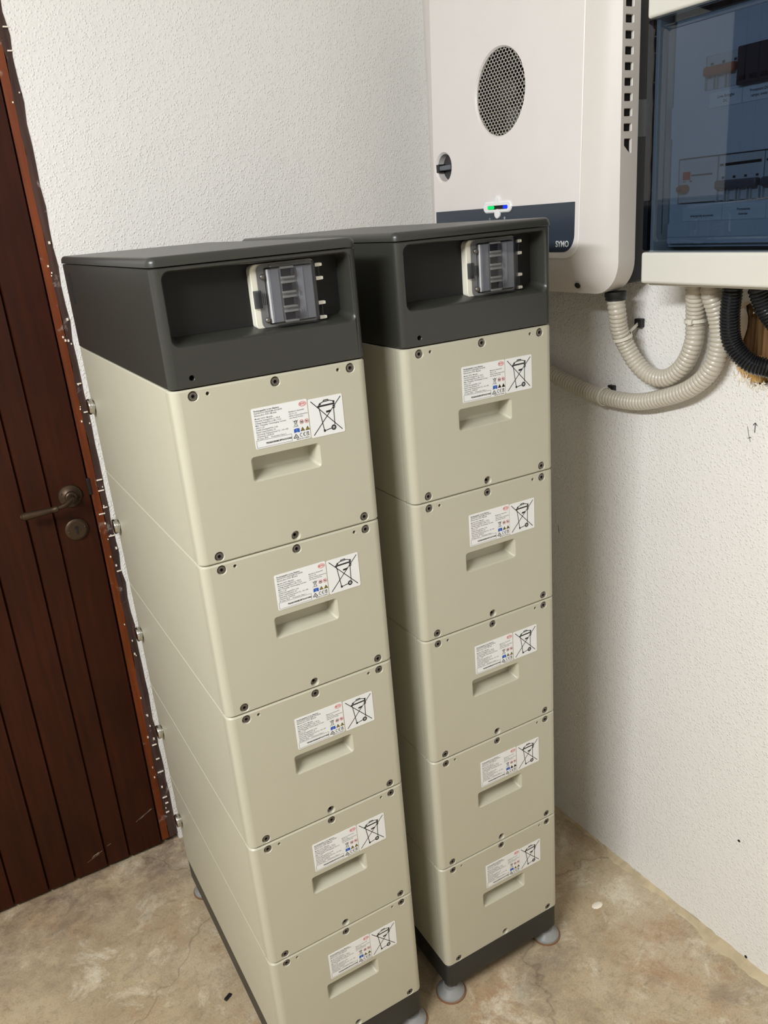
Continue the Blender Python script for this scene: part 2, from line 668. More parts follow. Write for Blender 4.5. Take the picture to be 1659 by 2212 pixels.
mb.plate([(Y1, 0), (.53, 0), (.53, CEIL), (Y1, CEIL)], [], lambda y, z: (xw(Y1) if y < .5 else 1.0, y, z))
mb.plate([(.53, 0), (YB + .02, 0), (YB + .02, CEIL), (.53, CEIL)], [], lambda y, z: (1.0, y, z))
mb.box(1.06, 1.1, Y_F, YB + .1, 0, CEIL)
wr = tag(mb.build('wall_right', ['wall', 'rubble']), 'white stucco wall carrying the inverter and the distribution box', kind='structure')
mb = MB()
hx = 0.965
mb.box(hx + .03, hx + .05, -.31, -.09, Z0 - .17, Z0 + .05)
for i in range(7):
    yy = -.12 - i * .024
    mb.box(hx + .012 + random.uniform(0, .012), hx + .04, yy - .026, yy, Z0 - .15, Z0 + .03, .003)
tag(mb.build('hole_timber', 'cavity', wr), 'rough brown timber inside the broken wall')
mb = MB()
mb.box(hx - .006, hx + .03, -.186, -.136, Z0 - .128, Z0 - .086, .006)
mb.box(hx - .002, hx + .03, -.262, -.205, Z0 - .100, Z0 - .036, .008)
mb.build('hole_filler', 'foam', wr)
# crumbled rim with straw-like slivers
mb = MB()
for i in range(420):
    y, z = hole[random.randrange(len(hole))]
    if z > Z0 - .075 and random.random() < .8:
        continue
    s = random.uniform(.0012, .0042)
    cx, cy, cz = xw(y) - random.uniform(-.004, .002), y + random.uniform(-.010, .008), z + random.uniform(-.014, .004)
    if cx > xw(cy) + .003:
        cx = xw(cy)
    a = random.uniform(0, 3.1)
    pts = [(cx, cy + s * math.cos(a + k * 2.1) * .8, cz + s * math.sin(a + k * 2.1)) for k in range(3)] + [(cx - s * .45, cy, cz)]
    mb.add(pts, [(0, 1, 3), (1, 2, 3), (2, 0, 3)], False)
for i in range(26):
    y, z = -.135 - random.random() * .10, Z0 - .118 - random.uniform(0, .02)
    L = random.uniform(.006, .018)
    a = random.uniform(-.5, .5)
    mb.sweep([(xw(y) - .001, y, z), (xw(y) - .004, y + L * math.sin(a), z + L * math.cos(a))], [.0007, .0004], 4)
o = mb.build('plaster_crumbs', 'rubble', wr)
o['kind'] = 'stuff'
# pencil marks and plug holes
ink = Ink(lambda y, z: (xw(y) - .0006, y, Z0 + z))
ink.line((-.183, -.196), (-.183, -.214), .0016)
ink.line((-.183, -.196), (-.187, -.201), .0014); ink.line((-.183, -.196), (-.179, -.201), .0014)
ink.line((-.168, -.205), (-.172, -.221), .0009); ink.line((-.172, -.221), (-.176, -.232), .0010); ink.line((-.171, -.226), (-.177, -.223), .0012)
ink.line((.317, -.534), (.314, -.553), .0014)
ink.build('pencil_mark', 'ink_grey', wr, fix=False)
for (y, z, r) in ((-.222, -1.087, .0030), (-.262, -1.374, .0034)):
    mb = MB()
    mb.lathe([(r * .3, .004), (r * .9, 0.0), (r, -.0004)], (xw(y) - .0008, y, Z0 + z), (1, 0, 0), 12)
    mb.build('plug_hole', 'dark_hole', wr)

# ragged bare-mortar strip at the foot of the right wall, and scraps at the door foot
def strip(path, nrm, widths, hgt, name, label, matname):
    mb = MB()
    rows = []
    for (p, w) in zip(path, widths):
        x, y = p
        hz = hgt * random.uniform(.7, 1.15)
        row = [(x + nrm[0] * .004, y + nrm[1] * .004, hz * .6 + .004)]
        for t, hh in ((0.0, 1.0), (.35, .55), (.7, .25), (1.0, 0.0)):
            ww = -w * t + random.uniform(-.0015, .0015)
            row.append((x + nrm[0] * ww, y + nrm[1] * ww, .0006 + hz * hh * random.uniform(.8, 1.1) - (0.001 if t == 1 else 0)))
        rows.append(row)
    n = len(rows[0])
    vs = [p for r in rows for p in r]
    fs = []
    for i in range(len(rows) - 1):
        for k in range(n - 1):
            fs.append((i * n + k, i * n + k + 1, (i + 1) * n + k + 1, (i + 1) * n + k))
    mb.add(vs, fs, False)
    return tag(mb.build(name, matname), label, kind='structure')


path, wd = [], []
for k in range(120):
    y = .45 - k * .013
    path.append((xw(y), y))
    wd.append(max(.004, .008 + .018 * min(1, max(0, (.25 - y) / .5)) + .006 * math.sin(y * 23) + .004 * math.sin(y * 61 + 1) + random.uniform(-.003, .003)))
strip(path, (1, 0), wd, .007, 'baseboard_right', 'ragged strip of bare tan mortar along the foot of the right wall', 'mortar')
path, wd = [], []
for k in range(75):
    x = .005 + k * .0123
    path.append((x, YB))
    wd.append(.014 + random.uniform(-.009, .014))
strip(path, (0, 1), wd, .004, 'baseboard_back', 'ragged strip of dusty mortar along the foot of the back wall', 'floor')

# ------------------------------------------------------------------ door frame (trim) and door
mb = MB()
N = 70
rows = []
for k in range(N + 1):
    z = 0.02 + (DOOR_T - .02) * k / N
    lean = -.012 * max(0.0, (0.9 - z) / 0.9)
    j = random.uniform(-.0012, .0012)
    rows.append([(-.0105 + lean, YB + .045, z), (-.0105 + lean, YB + .003, z), (.006 + lean * .9, YB + .0015, z)])
n = 3
mb.add([p for r in rows for p in r], [(i * n + k, i * n + k + 1, (i + 1) * n + k + 1, (i + 1) * n + k) for i in range(N) for k in range(n - 1)], False)
mb.box(DOOR_L, DOOR_L + .034, YB + .002, YB + .05, 0.0, DOOR_T)
mb.box(DOOR_L, .02, YB + .002, YB + .05, DOOR_T - .034, DOOR_T)
fr = tag(mb.build('trim_1', 'frame'), 'orange-brown wooden door frame with chipped paint along the white wall', kind='structure')
mb = MB()
rows = []
for k in range(N + 1):
    z = 0.02 + (DOOR_T - .02) * k / N
    lean = -.012 * max(0.0, (0.9 - z) / 0.9)
    j = random.uniform(-.002, .002)
    rows.append([(.006 + lean * .9 + j, YB + .0012, z), (.015 + lean * .8 + j, YB + .003, z), (.030, YB + .010, z)])
mb.add([p for r in rows for p in r], [(i * n + k, i * n + k + 1, (i + 1) * n + k + 1, (i + 1) * n + k) for i in range(N) for k in range(n - 1)], False)
mb.build('frame_edge', 'frame_dark', fr)
mb = MB()
for (x, z) in [(.014, -.102), (.015, -.167), (.013, -.328), (.012, -.354), (.013, -.396), (.003, -.41), (.014, -.469), (.014, -.561), (.009, -1.064), (.010, -1.109), (.010, -1.151), (.007, -1.233), (.009, -1.253), (.006, -1.282), (.02, .595), (.018, .554)]:
    s = random.uniform(.004, .008)
    mb.box(x - s, x + s, YB - .0012, YB + .003, Z0 + z - .0012, Z0 + z + .0014, .0006)
for i in range(40):
    z = random.uniform(.06, 1.9)
    lean = -.012 * max(0.0, (0.9 - z) / 0.9)
    x = .010 + lean + random.uniform(-.010, .010)
    s = random.uniform(.0008, .002)
    mb.box(x - s, x + s, YB - .0008, YB + .003, z - s, z + s * 1.8)
o = mb.build('plaster_smears', 'rubble', fr)
o['kind'] = 'stuff'
mb = MB()
mb.box(-.0155, -.0085, YB - .0006, YB + .004, Z0 - .358, Z0 - .318, .0008)
mb.build('latch_plate', 'black', fr)

door = empty('door_1', (-.0125, YB + .004, 0.012))
tag(door, 'dark brown plank door with a bronze lever handle', kind='structure')
bounds = [0.0, -.088, -.146, -.230, -.296, -.380, -.444, -.528, -.592, -.676, -.740, -.824, -.880]
LEAN = 0.012
for i in range(len(bounds) - 1):
    xr, xl = bounds[i], bounds[i + 1]
    mb = MB()
    g = .0013
    dz = random.uniform(-.0006, .0006)
    H = DOOR_T - .05
    A = [(xl + g * .4, .006, 0), (xl + g * 2.2, 0 + dz, 0), (xr - g * 2.2, 0 + dz, 0), (xr - g * .4, .006, 0), (xr - g * .4, .04, 0), (xl + g * .4, .04, 0)]
    zz = [0.0, 0.9, H]
    sh = [-LEAN, 0.0, 0.002]
    rings = [[(p[0] + s, p[1], z) for p in A] for z, s in zip(zz, sh)]
    for a, b in zip(rings, rings[1:]):
        mb.loft(a, b, False)
    mb.cap(rings[0]); mb.cap(rings[-1])
    mb.build('plank', 'door', door)
mb = MB()
mb.box(-.88, -.002, .012, .038, 0.0, DOOR_T - .05)
mb.build('door_core', 'dark_hole', door)
# pale scuffs on the door
ink = Ink(lambda x, z: (x + .0125, -.0006, z - .012))
def scuff(x0, z0, x1, z1, w, k):
    for i in range(k):
        t = random.random()
        x, z = x0 + (x1 - x0) * t, z0 + (z1 - z0) * t + random.uniform(-w, w)
        L = random.uniform(.003, .010)
        ink.line((x - L, z + L * (z0 - z1) / max(abs(x1 - x0), .01)), (x + L, z + L * (z1 - z0) / max(abs(x1 - x0), .01)), random.uniform(.0004, .0011))
scuff(-.072, .112, -.040, .128, .002, 16)
scuff(-.215, .052, -.150, .075, .004, 7)
o = ink.build('paint_scuffs', 'scuff', door, fix=False)
o['kind'] = 'stuff'
# pale glazed panel in the upper door (seen mirrored in the blue box door)
mb = MB()
mb.box(-.46, -.150, -.004, .010, 1.52, 2.24, .003)
mb.build('glazed_panel', 'pane', door)
# lever
lx, lz = -.057 + .0125, Z0 - .351 - .012
mb = MB()
mb.lathe([(.027, 0.0), (.027, .003), (.0255, .005), (.018, .0065), (.0135, .0095), (.013, .018), (.0105, .020)], (lx, -.0005, lz), (0, -1, 0), 28)
for s in (-1, 1):
    mb.lathe([(.0022, .0), (.002, .007), (.001, .0075)], (lx + s * .0185, -.0005, lz - .010 * s), (0, -1, 0), 8)
hd = mb.build('handle', 'iron', door)
mb = MB()
pts = catmull([(lx, -.016, lz), (lx - .004, -.036, lz), (lx - .018, -.046, lz - .005), (lx - .036, -.049, lz - .008), (lx - .042, -.0495, lz - .0085), (lx - .07, -.050, lz - .0092), (lx - .108, -.050, lz - .0095), (lx - .116, -.050, lz - .0095)], 5)
rad = []
for p in pts:
    t = lx - p.x
    if t < .03:
        r = .0085 - .0035 * t / .03
    elif t < .036:
        r = .005
    elif t < .044:
        r = .0082
    else:
        r = .0064 + .0028 * min(1, (t - .044) / .06)
    if t > .112:
        r *= .72
    rad.append(r)
mb.sweep(pts, rad, 14)
mb.build('lever', 'iron', hd)
ex, ez = -.059 + .0125, Z0 - .433 - .012
mb = MB()
mb.lathe([(.0265, 0.0), (.0265, .0025), (.025, .0042), (.020, .0050)], (ex, -.0005, ez), (0, -1, 0), 28)
for s in (-1, 1):
    mb.lathe([(.0022, .0), (.002, .006), (.001, .0066)], (ex + s * .0185, -.0005, ez + s * .003), (0, -1, 0), 8)
es = mb.build('keyhole_plate', 'iron', door)
mb = MB()
mb.lathe([(.0046, .0045), (.0046, .0058)], (ex, -.0005, ez + .005), (0, -1, 0), 14)
mb.box(ex - .0024, ex + .0024, -.0064, -.004, ez - .011, ez + .004)
mb.build('keyhole', 'dark_hole', es)

# ================================================================== battery stacks
W, D, H = 0.298, 0.6483, 0.25733
MODULE_N = 5
BOLTS = [(.030, H - .0105, 0), (.150, H - .0105, 0), (.270, H - .0105, 0), (.030, .0110, 0), (.1515, .0110, 1), (.270, .0110, 0)]
HOLES = [(.0505, H - .0100), (.2495, H - .0100)]


def block(mb, x0, x1, y0, y1, z0, z1, radii, b, front_holes=None, mi=0, n=7):
    """upright block with rounded plan corners (fl, fr, br, bl), chamfered rims, optional holes in its front"""
    def outl(e):
        return rr(x0 + e, x1 - e, y0 + e, y1 - e, 0, n, tuple(max(q - e, 0.0004) for q in radii))
    A, B = outl(0), outl(b)
    up = lambda L, z: [(p[0], p[1], z) for p in L]
    # the front edge runs from the last point of corner fl to the first of fr
    k = n
    mb.loft(up(B, z0), up(A, z0 + b), True, True, mi)
    if front_holes is None:
        mb.loft(up(A, z0 + b), up(A, z1 - b), True, True, mi)
    else:
        mb.loft(up(A, z0 + b), up(A, z1 - b), True, True, mi, skip=(k,))
        xa, xb = A[k][0], A[k + 1][0]
        mb.plate([(xa, z0 + b), (xb, z0 + b), (xb, z1 - b), (xa, z1 - b)], front_holes, lambda x, z: (x, y0, z), mi)
    mb.loft(up(A, z1 - b), up(B, z1), True, True, mi)
    mb.cap(up(B, z0), mi, True)
    mb.cap(up(B, z1), mi)


def pocket(mb, cx, cz, r, depth, y0=0.0, n=16, mi=0):
    P = lambda q, y: [(p[0], y0 + y, p[1]) for p in circle(cx, cz, q, n)]
    mb.loft(P(r, 0), P(r * .86, r * .16), True, True, mi)
    mb.loft(P(r * .86, r * .16), P(r * .84, depth), True, True, mi)
    mb.cap(P(r * .84, depth), mi)


def mesh_of(mb, name, mats, fix=True):
    o = mb.build(name, mats, None, fix)
    me = o.data
    bpy.data.objects.remove(o)
    return me


# --- shared meshes of one module (local origin: front-left-bottom corner)
mb = MB()
block(mb, .0005, W - .0005, .0275, D, .0004, H - .0004, (.0015, .0015, .010, .010), .0016, [rr(.0990, .2060, H - .1480, H - .1120, .002, 2)])
ME_BODY = mesh_of(mb, 'body', 'cream')

mb = MB()
hz0, hz1, hx0, hx1 = H - .1490, H - .1115, .0976, .2072
HL = rr(hx0, hx1, hz0, hz1, .0055, 5)
front_holes = [HL] + [circle(x, z, .0078, 16) for x, z, k in BOLTS] + [circle(x, z, .0030, 12) for x, z in HOLES]
block(mb, 0, W, 0, .0268, .0008, H - .0004, (.0125, .0125, .0006, .0006), .0024, front_holes)
mp = lambda L, y: [(p[0], y, p[1]) for p in L]
L1 = rr(hx0 + .0010, hx1 - .0010, hz0 + .0010, hz1 - .0010, .0048, 5)
L2 = rr(hx0 + .0030, hx1 - .0034, hz0 + .0020, hz1 - .0016, .0042, 5)
L3 = rr(hx0 + .0075, hx1 - .0085, hz0 + .0125, hz1 - .0025, .0040, 5)
mb.loft(mp(HL, 0), mp(L1, .0008), True)
mb.loft(mp(L1, .0008), mp(L2, .0032), True)
mb.loft(mp(L2, .0032), mp(L3, .0370), True)
mb.cap(mp(L3, .0370))
for x, z, k in BOLTS:
    pocket(mb, x, z, .0078, .0075 if k == 0 else .0110)
for x, z in HOLES:
    pocket(mb, x, z, .0030, .0200, n=12)
ME_COVER = mesh_of(mb, 'front_cover', 'cream')


def bolt_mesh():
    mb = MB()
    n = 18
    P = lambda q, y: [(p[0], y, p[1]) for p in circle(0, 0, q, n)]
    hexa = lambda q, y: [(q * math.cos(math.pi / 9 * 1 * k + .2), y, q * math.sin(math.pi / 9 * k + .2)) for k in range(n)]
    mb.loft(P(.0058, .006), P(.0058, .0012), True)
    mb.loft(P(.0058, .0012), P(.0053, .0004), True)
    mb.loft(P(.0053, .0004), P(.0036, .0004), False)
    mb.loft(P(.0036, .0004), P(.0034, .0012), False)
    mb.loft(P(.0034, .0012), P(.0024, .0010), False)
    mb.loft(P(.0024, .0010), P(.0022, .0040), False, True, 1)
    mb.cap(P(.0022, .0040), 1)
    return mesh_of(mb, 'bolt', ['steel', 'dark_hole'])


ME_BOLT = bolt_mesh()
mb = MB()
mb.lathe([(.0022, .0), (.0026, .0004)], (0, .0185, 0), (0, -1, 0), 12)
ME_PLUG = mesh_of(mb, 'screw_hole', 'dark_hole')
mb = MB()
mb.lathe([(.0085, -.0005), (.0085, .003), (.0150, .0032), (.0158, .0042), (.0158, .0115), (.0148, .0128), (.0090, .0130)], (0, 0, 0), (-1, 0, 0), 28)
ME_KNOB = mesh_of(mb, 'side_knob', 'chrome')


# --- stickers
def sticker_mesh(x0, x1, z0, z1):
    mb = MB()
    A = rr(x0, x1, z0, z1, .0022, 4)
    P = lambda y: [(p[0], y, p[1]) for p in A]
    mb.loft(P(.0), P(-.0005), False)
    mb.cap(P(-.0005))
    return mesh_of(mb, 'sticker', 'sticker')


S1 = (.1078, .1942, H - .1022, H - .0432)
S2 = (.1956, .2512, H - .1026, H - .0446)
ME_ST1 = sticker_mesh(*S1)
ME_ST2 = sticker_mesh(*S2)
ink = Ink(lambda x, z: (x, -.00065, z))
wheelie_bin(ink, *S2, .00125)
ME_BIN = mesh_of(ink, 'bin_symbol', 'ink', fix=False)


def data_print():
    k = Ink(lambda x, z: (x, -.00065, z))
    x0, x1, z0, z1 = S1
    w, h = x1 - x0, z1 - z0
    lines = ['Rechargeable Li-ion Battery', 'IFpP30/173/120[32S]M/-20+50/90', 'Battery-Box HVS+ Module', None, 'Model: HVS+ Module', 'Nominal Voltage(Vd.c.): 102.4', 'Voltage Range(Vd.c.): 80~115.2',
             'Max. Charging / Discharging Current', '(Ad.c.): 25', 'Usable Energy(kWh): 2.56', 'Rated Capacity(Ah): 25', 'Operating Temperature(\u00b0C): -10~+50', 'Chemistry: LiFePO4', 'IP Class: IP55     Protective Class: I']
    z = z1 - .0052
    for i, s in enumerate(lines):
        if s is None:
            z -= .0014
            continue
        k.text(s, x0 + .0035, z, .0031 if i else .0034, 0 if i == 0 else 5, .012 if i == 0 else .004, sx=1.02)
        z -= .00325
    # serial number box
    bx0, bx1, bz0, bz1 = x0 + .0022, x0 + w * .655, z0 + .0018, z0 + .0122
    for a, b in (((bx0, bz0), (bx1, bz0)), ((bx1, bz0), (bx1, bz1)), ((bx1, bz1), (bx0, bz1)), ((bx0, bz1), (bx0, bz0))):
        k.line(a, b, .00035, 0)
    k.text('P02A8AHS05ME18PT0101F10402', bx0 + .0142, bz0 + .0036, .0036, 0, .035, sx=.80)
    # right column
    rx = x0 + w * .66
    cx, cz = x0 + w * .915, z1 - .0062
    k.ring(cx, cz, .0060, .0036, .0007, 26, 1)
    k.text('BYD', cx, cz - .00125, .0041, 1, .03, 'CENTER', sx=1.15)
    for i, s in enumerate(('Manufacturer: Shanwei BYD', 'Auto Co., Ltd.', 'Address: Hongcao Industrial Park,', 'Luhe, Shanwei, P.R.China')):
        k.text(s, rx - .0010, z1 - .0152 - i * .0031, .0027, 5, .004, sx=.80)
    # small symbols
    wheelie_bin(k, rx + .0030, rx + .0128, z0 + .0198, z0 + .0318, .00038)
    for q in (0, 1):
        c = (rx + .0176 + q * .0080, z0 + .0268)
        k.ring(c[0], c[1], .0033, .0033, .0006, 20, 1)
        if q == 0:
            k.line((c[0] - .0011, c[1] + .0018), (c[0] - .0011, c[1] - .0018), .0011, 0)
            k.line((c[0] + .0011, c[1] + .0018), (c[0] + .0011, c[1] - .0018), .0011, 0)
            k.line((c[0] - .0011, c[1]), (c[0] + .0011, c[1]), .0008, 0)
        else:
            k.line((c[0] - .0014, c[1] + .0012), (c[0] - .0002, c[1] - .0014), .0012, 0)
            k.line((c[0] + .0003, c[1] + .0014), (c[0] + .0017, c[1] - .0006), .0008, 0)
            k.line((c[0] - .0024, c[1] + .0024), (c[0] + .0024, c[1] - .0024), .0005, 1)
    # manual pictogram (blue open book)
    bx, bz = rx + .0040, z0 + .0122
    k.poly([(bx, bz), (bx + .0044, bz + .0008), (bx + .0044, bz + .0066), (bx, bz + .0058)], 2)
    k.poly([(bx + .0048, bz + .0008), (bx + .0090, bz), (bx + .0090, bz + .0058), (bx + .0048, bz + .0066)], 2)
    for q in (0, 1):
        c = (rx + .0178 + q * .0080, z0 + .0132)
        k.poly([(c[0] - .0036, c[1]), (c[0] + .0036, c[1]), (c[0], c[1] + .0062)], 0)
        k.poly([(c[0] - .0025, c[1] + .0007), (c[0] + .0025, c[1] + .0007), (c[0], c[1] + .0049)], 3)
        k.line((c[0], c[1] + .0036), (c[0] - .0003, c[1] + .0011), .0007, 0)
    c = (rx + .0064, z0 + .0046)
    for a, b in (((-.0040, 0), (.0040, 0)), ((.0040, 0), (0, .0058)), ((0, .0058), (-.0040, 0))):
        k.line((c[0] + a[0], c[1] + a[1]), (c[0] + b[0], c[1] + b[1]), .0009, 0)
    k.ring(c[0], c[1] + .0021, .0013, .0013, .0005, 12, 0)
    # CE built from arcs
    def arc(cx, cz, r, w, a0, a1, mi=0, n=12):
        A = [k.mp(cx + r * math.cos(math.radians(a0 + (a1 - a0) * i / n)), cz + r * math.sin(math.radians(a0 + (a1 - a0) * i / n))) for i in range(n + 1)]
        B = [k.mp(cx + (r - w) * math.cos(math.radians(a0 + (a1 - a0) * i / n)), cz + (r - w) * math.sin(math.radians(a0 + (a1 - a0) * i / n))) for i in range(n + 1)]
        k.loft(A, B, False, False, mi)
    arc(rx + .0155, z0 + .0078, .0030, .0008, 75, 285)
    arc(rx + .0208, z0 + .0078, .0030, .0008, 75, 285)
    k.line((rx + .0180, z0 + .0078), (rx + .0205, z0 + .0078), .0008, 0)
    k.text('UK', rx + .0228, z0 + .0082, .0040, 0, .03, sx=.85)
    k.text('CA', rx + .0228, z0 + .0050, .0040, 0, .03, sx=.85)
    k.text('MADE IN CHINA', rx + .0068, z0 + .0014, .0029, 5, .006, sx=.95)
    return mesh_of(k, 'data_print', ['ink', 'ink_red', 'ink_blue', 'ink_yellow', 'sticker', 'ink_grey'], fix=False)


ME_PRINT = data_print()


def make_module(loc, rz, label):
    t = empty('battery_module', loc, rz)
    tag(t, label, 'battery', 'cream battery modules stacked in two columns')
    place('body', ME_BODY, t)
    place('front_cover', ME_COVER, t)
    for x, z, k in BOLTS:
        b = place('bolt', ME_BOLT, t)
        b.location = (x, .0004 if k == 0 else .0050, z)
        b.rotation_euler = (0, random.uniform(0, 1), 0)
    for x, z in HOLES:
        b = place('screw_hole', ME_PLUG, t)
        b.location = (x, 0, z)
    s1 = place('data_sticker', ME_ST1, t)
    s1['label'] = 'white sticker printed with battery data'
    place('data_print', ME_PRINT, s1)
    s2 = place('disposal_sticker', ME_ST2, t)
    s2['label'] = 'white sticker with crossed-out bin symbol'
    place('bin_symbol', ME_BIN, s2)
    kn = place('side_knob', ME_KNOB, t)
    kn.location = (.0006, .613, H - .115)
    kn['label'] = 'round chrome knob on the side'
    # tiny mounting differences between the stickers
    for s in (s1, s2):
        s.location = (random.uniform(-.0006, .0006), 0, random.uniform(-.0006, .0006))
    return t


# --- base unit
def make_base(loc, rz, label):
    t = empty('stack_plinth', loc, rz)
    tag(t, label, 'base unit', 'dark grey feet units under the stacks')
    mb = MB()
    block(mb, .0015, W - .0015, .0015, D - .002, .040, .0978, (.012, .012, .010, .010), .0015)
    mb.build('body', 'base', t)
    for x, y in ((.0175, .022), (W - .0175, .022), (.0270, D - .034), (W - .0270, D - .034)):
        mb = MB()
        mb.lathe([(.0300, .0035), (.0300, .0070), (.0285, .0100), (.0195, .0165), (.0165, .0215), (.0150, .0220)], (x, y, 0), (0, 0, 1), 30)
        f = mb.build('foot', 'foot', t)
        mb = MB()
        mb.lathe([(.0090, .0215), (.0090, .0300), (.0135, .0305), (.0135, .0405)], (x, y, 0), (0, 0, 1), 18)
        mb.build('stem', 'steel', f)
        mb = MB()
        mb.lathe([(.0315, 0.0), (.0325, .0010), (.0325, .0038), (.0298, .0040)], (x, y, 0), (0, 0, 1), 30)
        mb.build('rubber_pad', 'rubber', f)
    return t


# --- control unit with the breaker recess
HB = .1575            # body height up to the lid seam
def make_hood(loc, rz, label, ajar):
    t = empty('battery_control_unit', loc, rz)
    tag(t, label, 'control unit', 'dark grey control units on top of the stacks')
    mb = MB()
    cav = rr(.0130, .2885, .0545, .1535, .0120, 7)
    block(mb, 0, W, 0, D, .0016, HB, (.0115, .0115, .010, .010), .0012, [cav, circle(.0326, .0141, .0042, 14)])
    C = lambda L, y: [(p[0], y, p[1]) for p in L]
    c1 = rr(.0142, .2873, .0557, .1523, .0112, 7)
    c2 = rr(.0160, .2850, .0585, .1510, .0100, 7)
    c3 = rr(.0200, .2800, .0660, .1490, .0080, 7)
    mb.loft(C(cav, 0), C(c1, .0010), True)
    mb.loft(C(c1, .0010), C(c2, .0060), True)
    mb.loft(C(c2, .0060), C(c3, .0360), True)
    mb.cap(C(c3, .0360))
    bk = MB()
    bk.loft(C(c3, .0359), C(c3, .0345), False)
    bk.cap(C(c3, .0345))
    bk.build('recess_plate', 'recess', t)
    pocket(mb, .0326, .0141, .0042, .016, n=14)
    mb.build('body', 'hood', t)
    mb = MB()
    mb.lathe([(.003, .0), (.0034, .0004)], (.0326, .0150, .0141), (0, -1, 0), 12)
    mb.build('screw_hole', 'dark_hole', t)
    # lid: rounded-over slab
    mb = MB()
    n = 8
    z1, b = HB + .0012, .0085
    prev = None
    def lo(e, q):
        return rr(-.0012 + e, W + .0012 - e, -.0012 + e, D + .0012 - e, 0, n, tuple(max(.0125 - e, .0005) for _ in range(4)))
    rings = [[(p[0], p[1], z1) for p in lo(.0006, 0)], [(p[0], p[1], z1 + .0006) for p in lo(0, 0)], [(p[0], p[1], z1 + .0045) for p in lo(.0002, 0)]]
    for k in range(1, 7):
        a = math.pi / 2 * k / 6
        rings.append([(p[0], p[1], z1 + .0045 + b * math.sin(a)) for p in lo(.0002 + b * (1 - math.cos(a)), 0)])
    for a, c in zip(rings, rings[1:]):
        mb.loft(a, c, True)
    mb.cap(rings[0], 0, True)
    mb.cap(rings[-1])
    mb.build('lid', 'hood', t)
    # finger slot on the flank
    mb = MB()
    A = rr(.575, .600, .085, .142, .011, 5)
    mb.loft([(.0006, p[0], p[1]) for p in A], [(-.0004, p[0], p[1]) for p in A], False)
    mb.cap([(-.0004, p[0], p[1]) for p in A])
    mb.build('finger_slot', 'dark_hole', t)
    # breaker enclosure
    e = breaker_box(t)
    return t


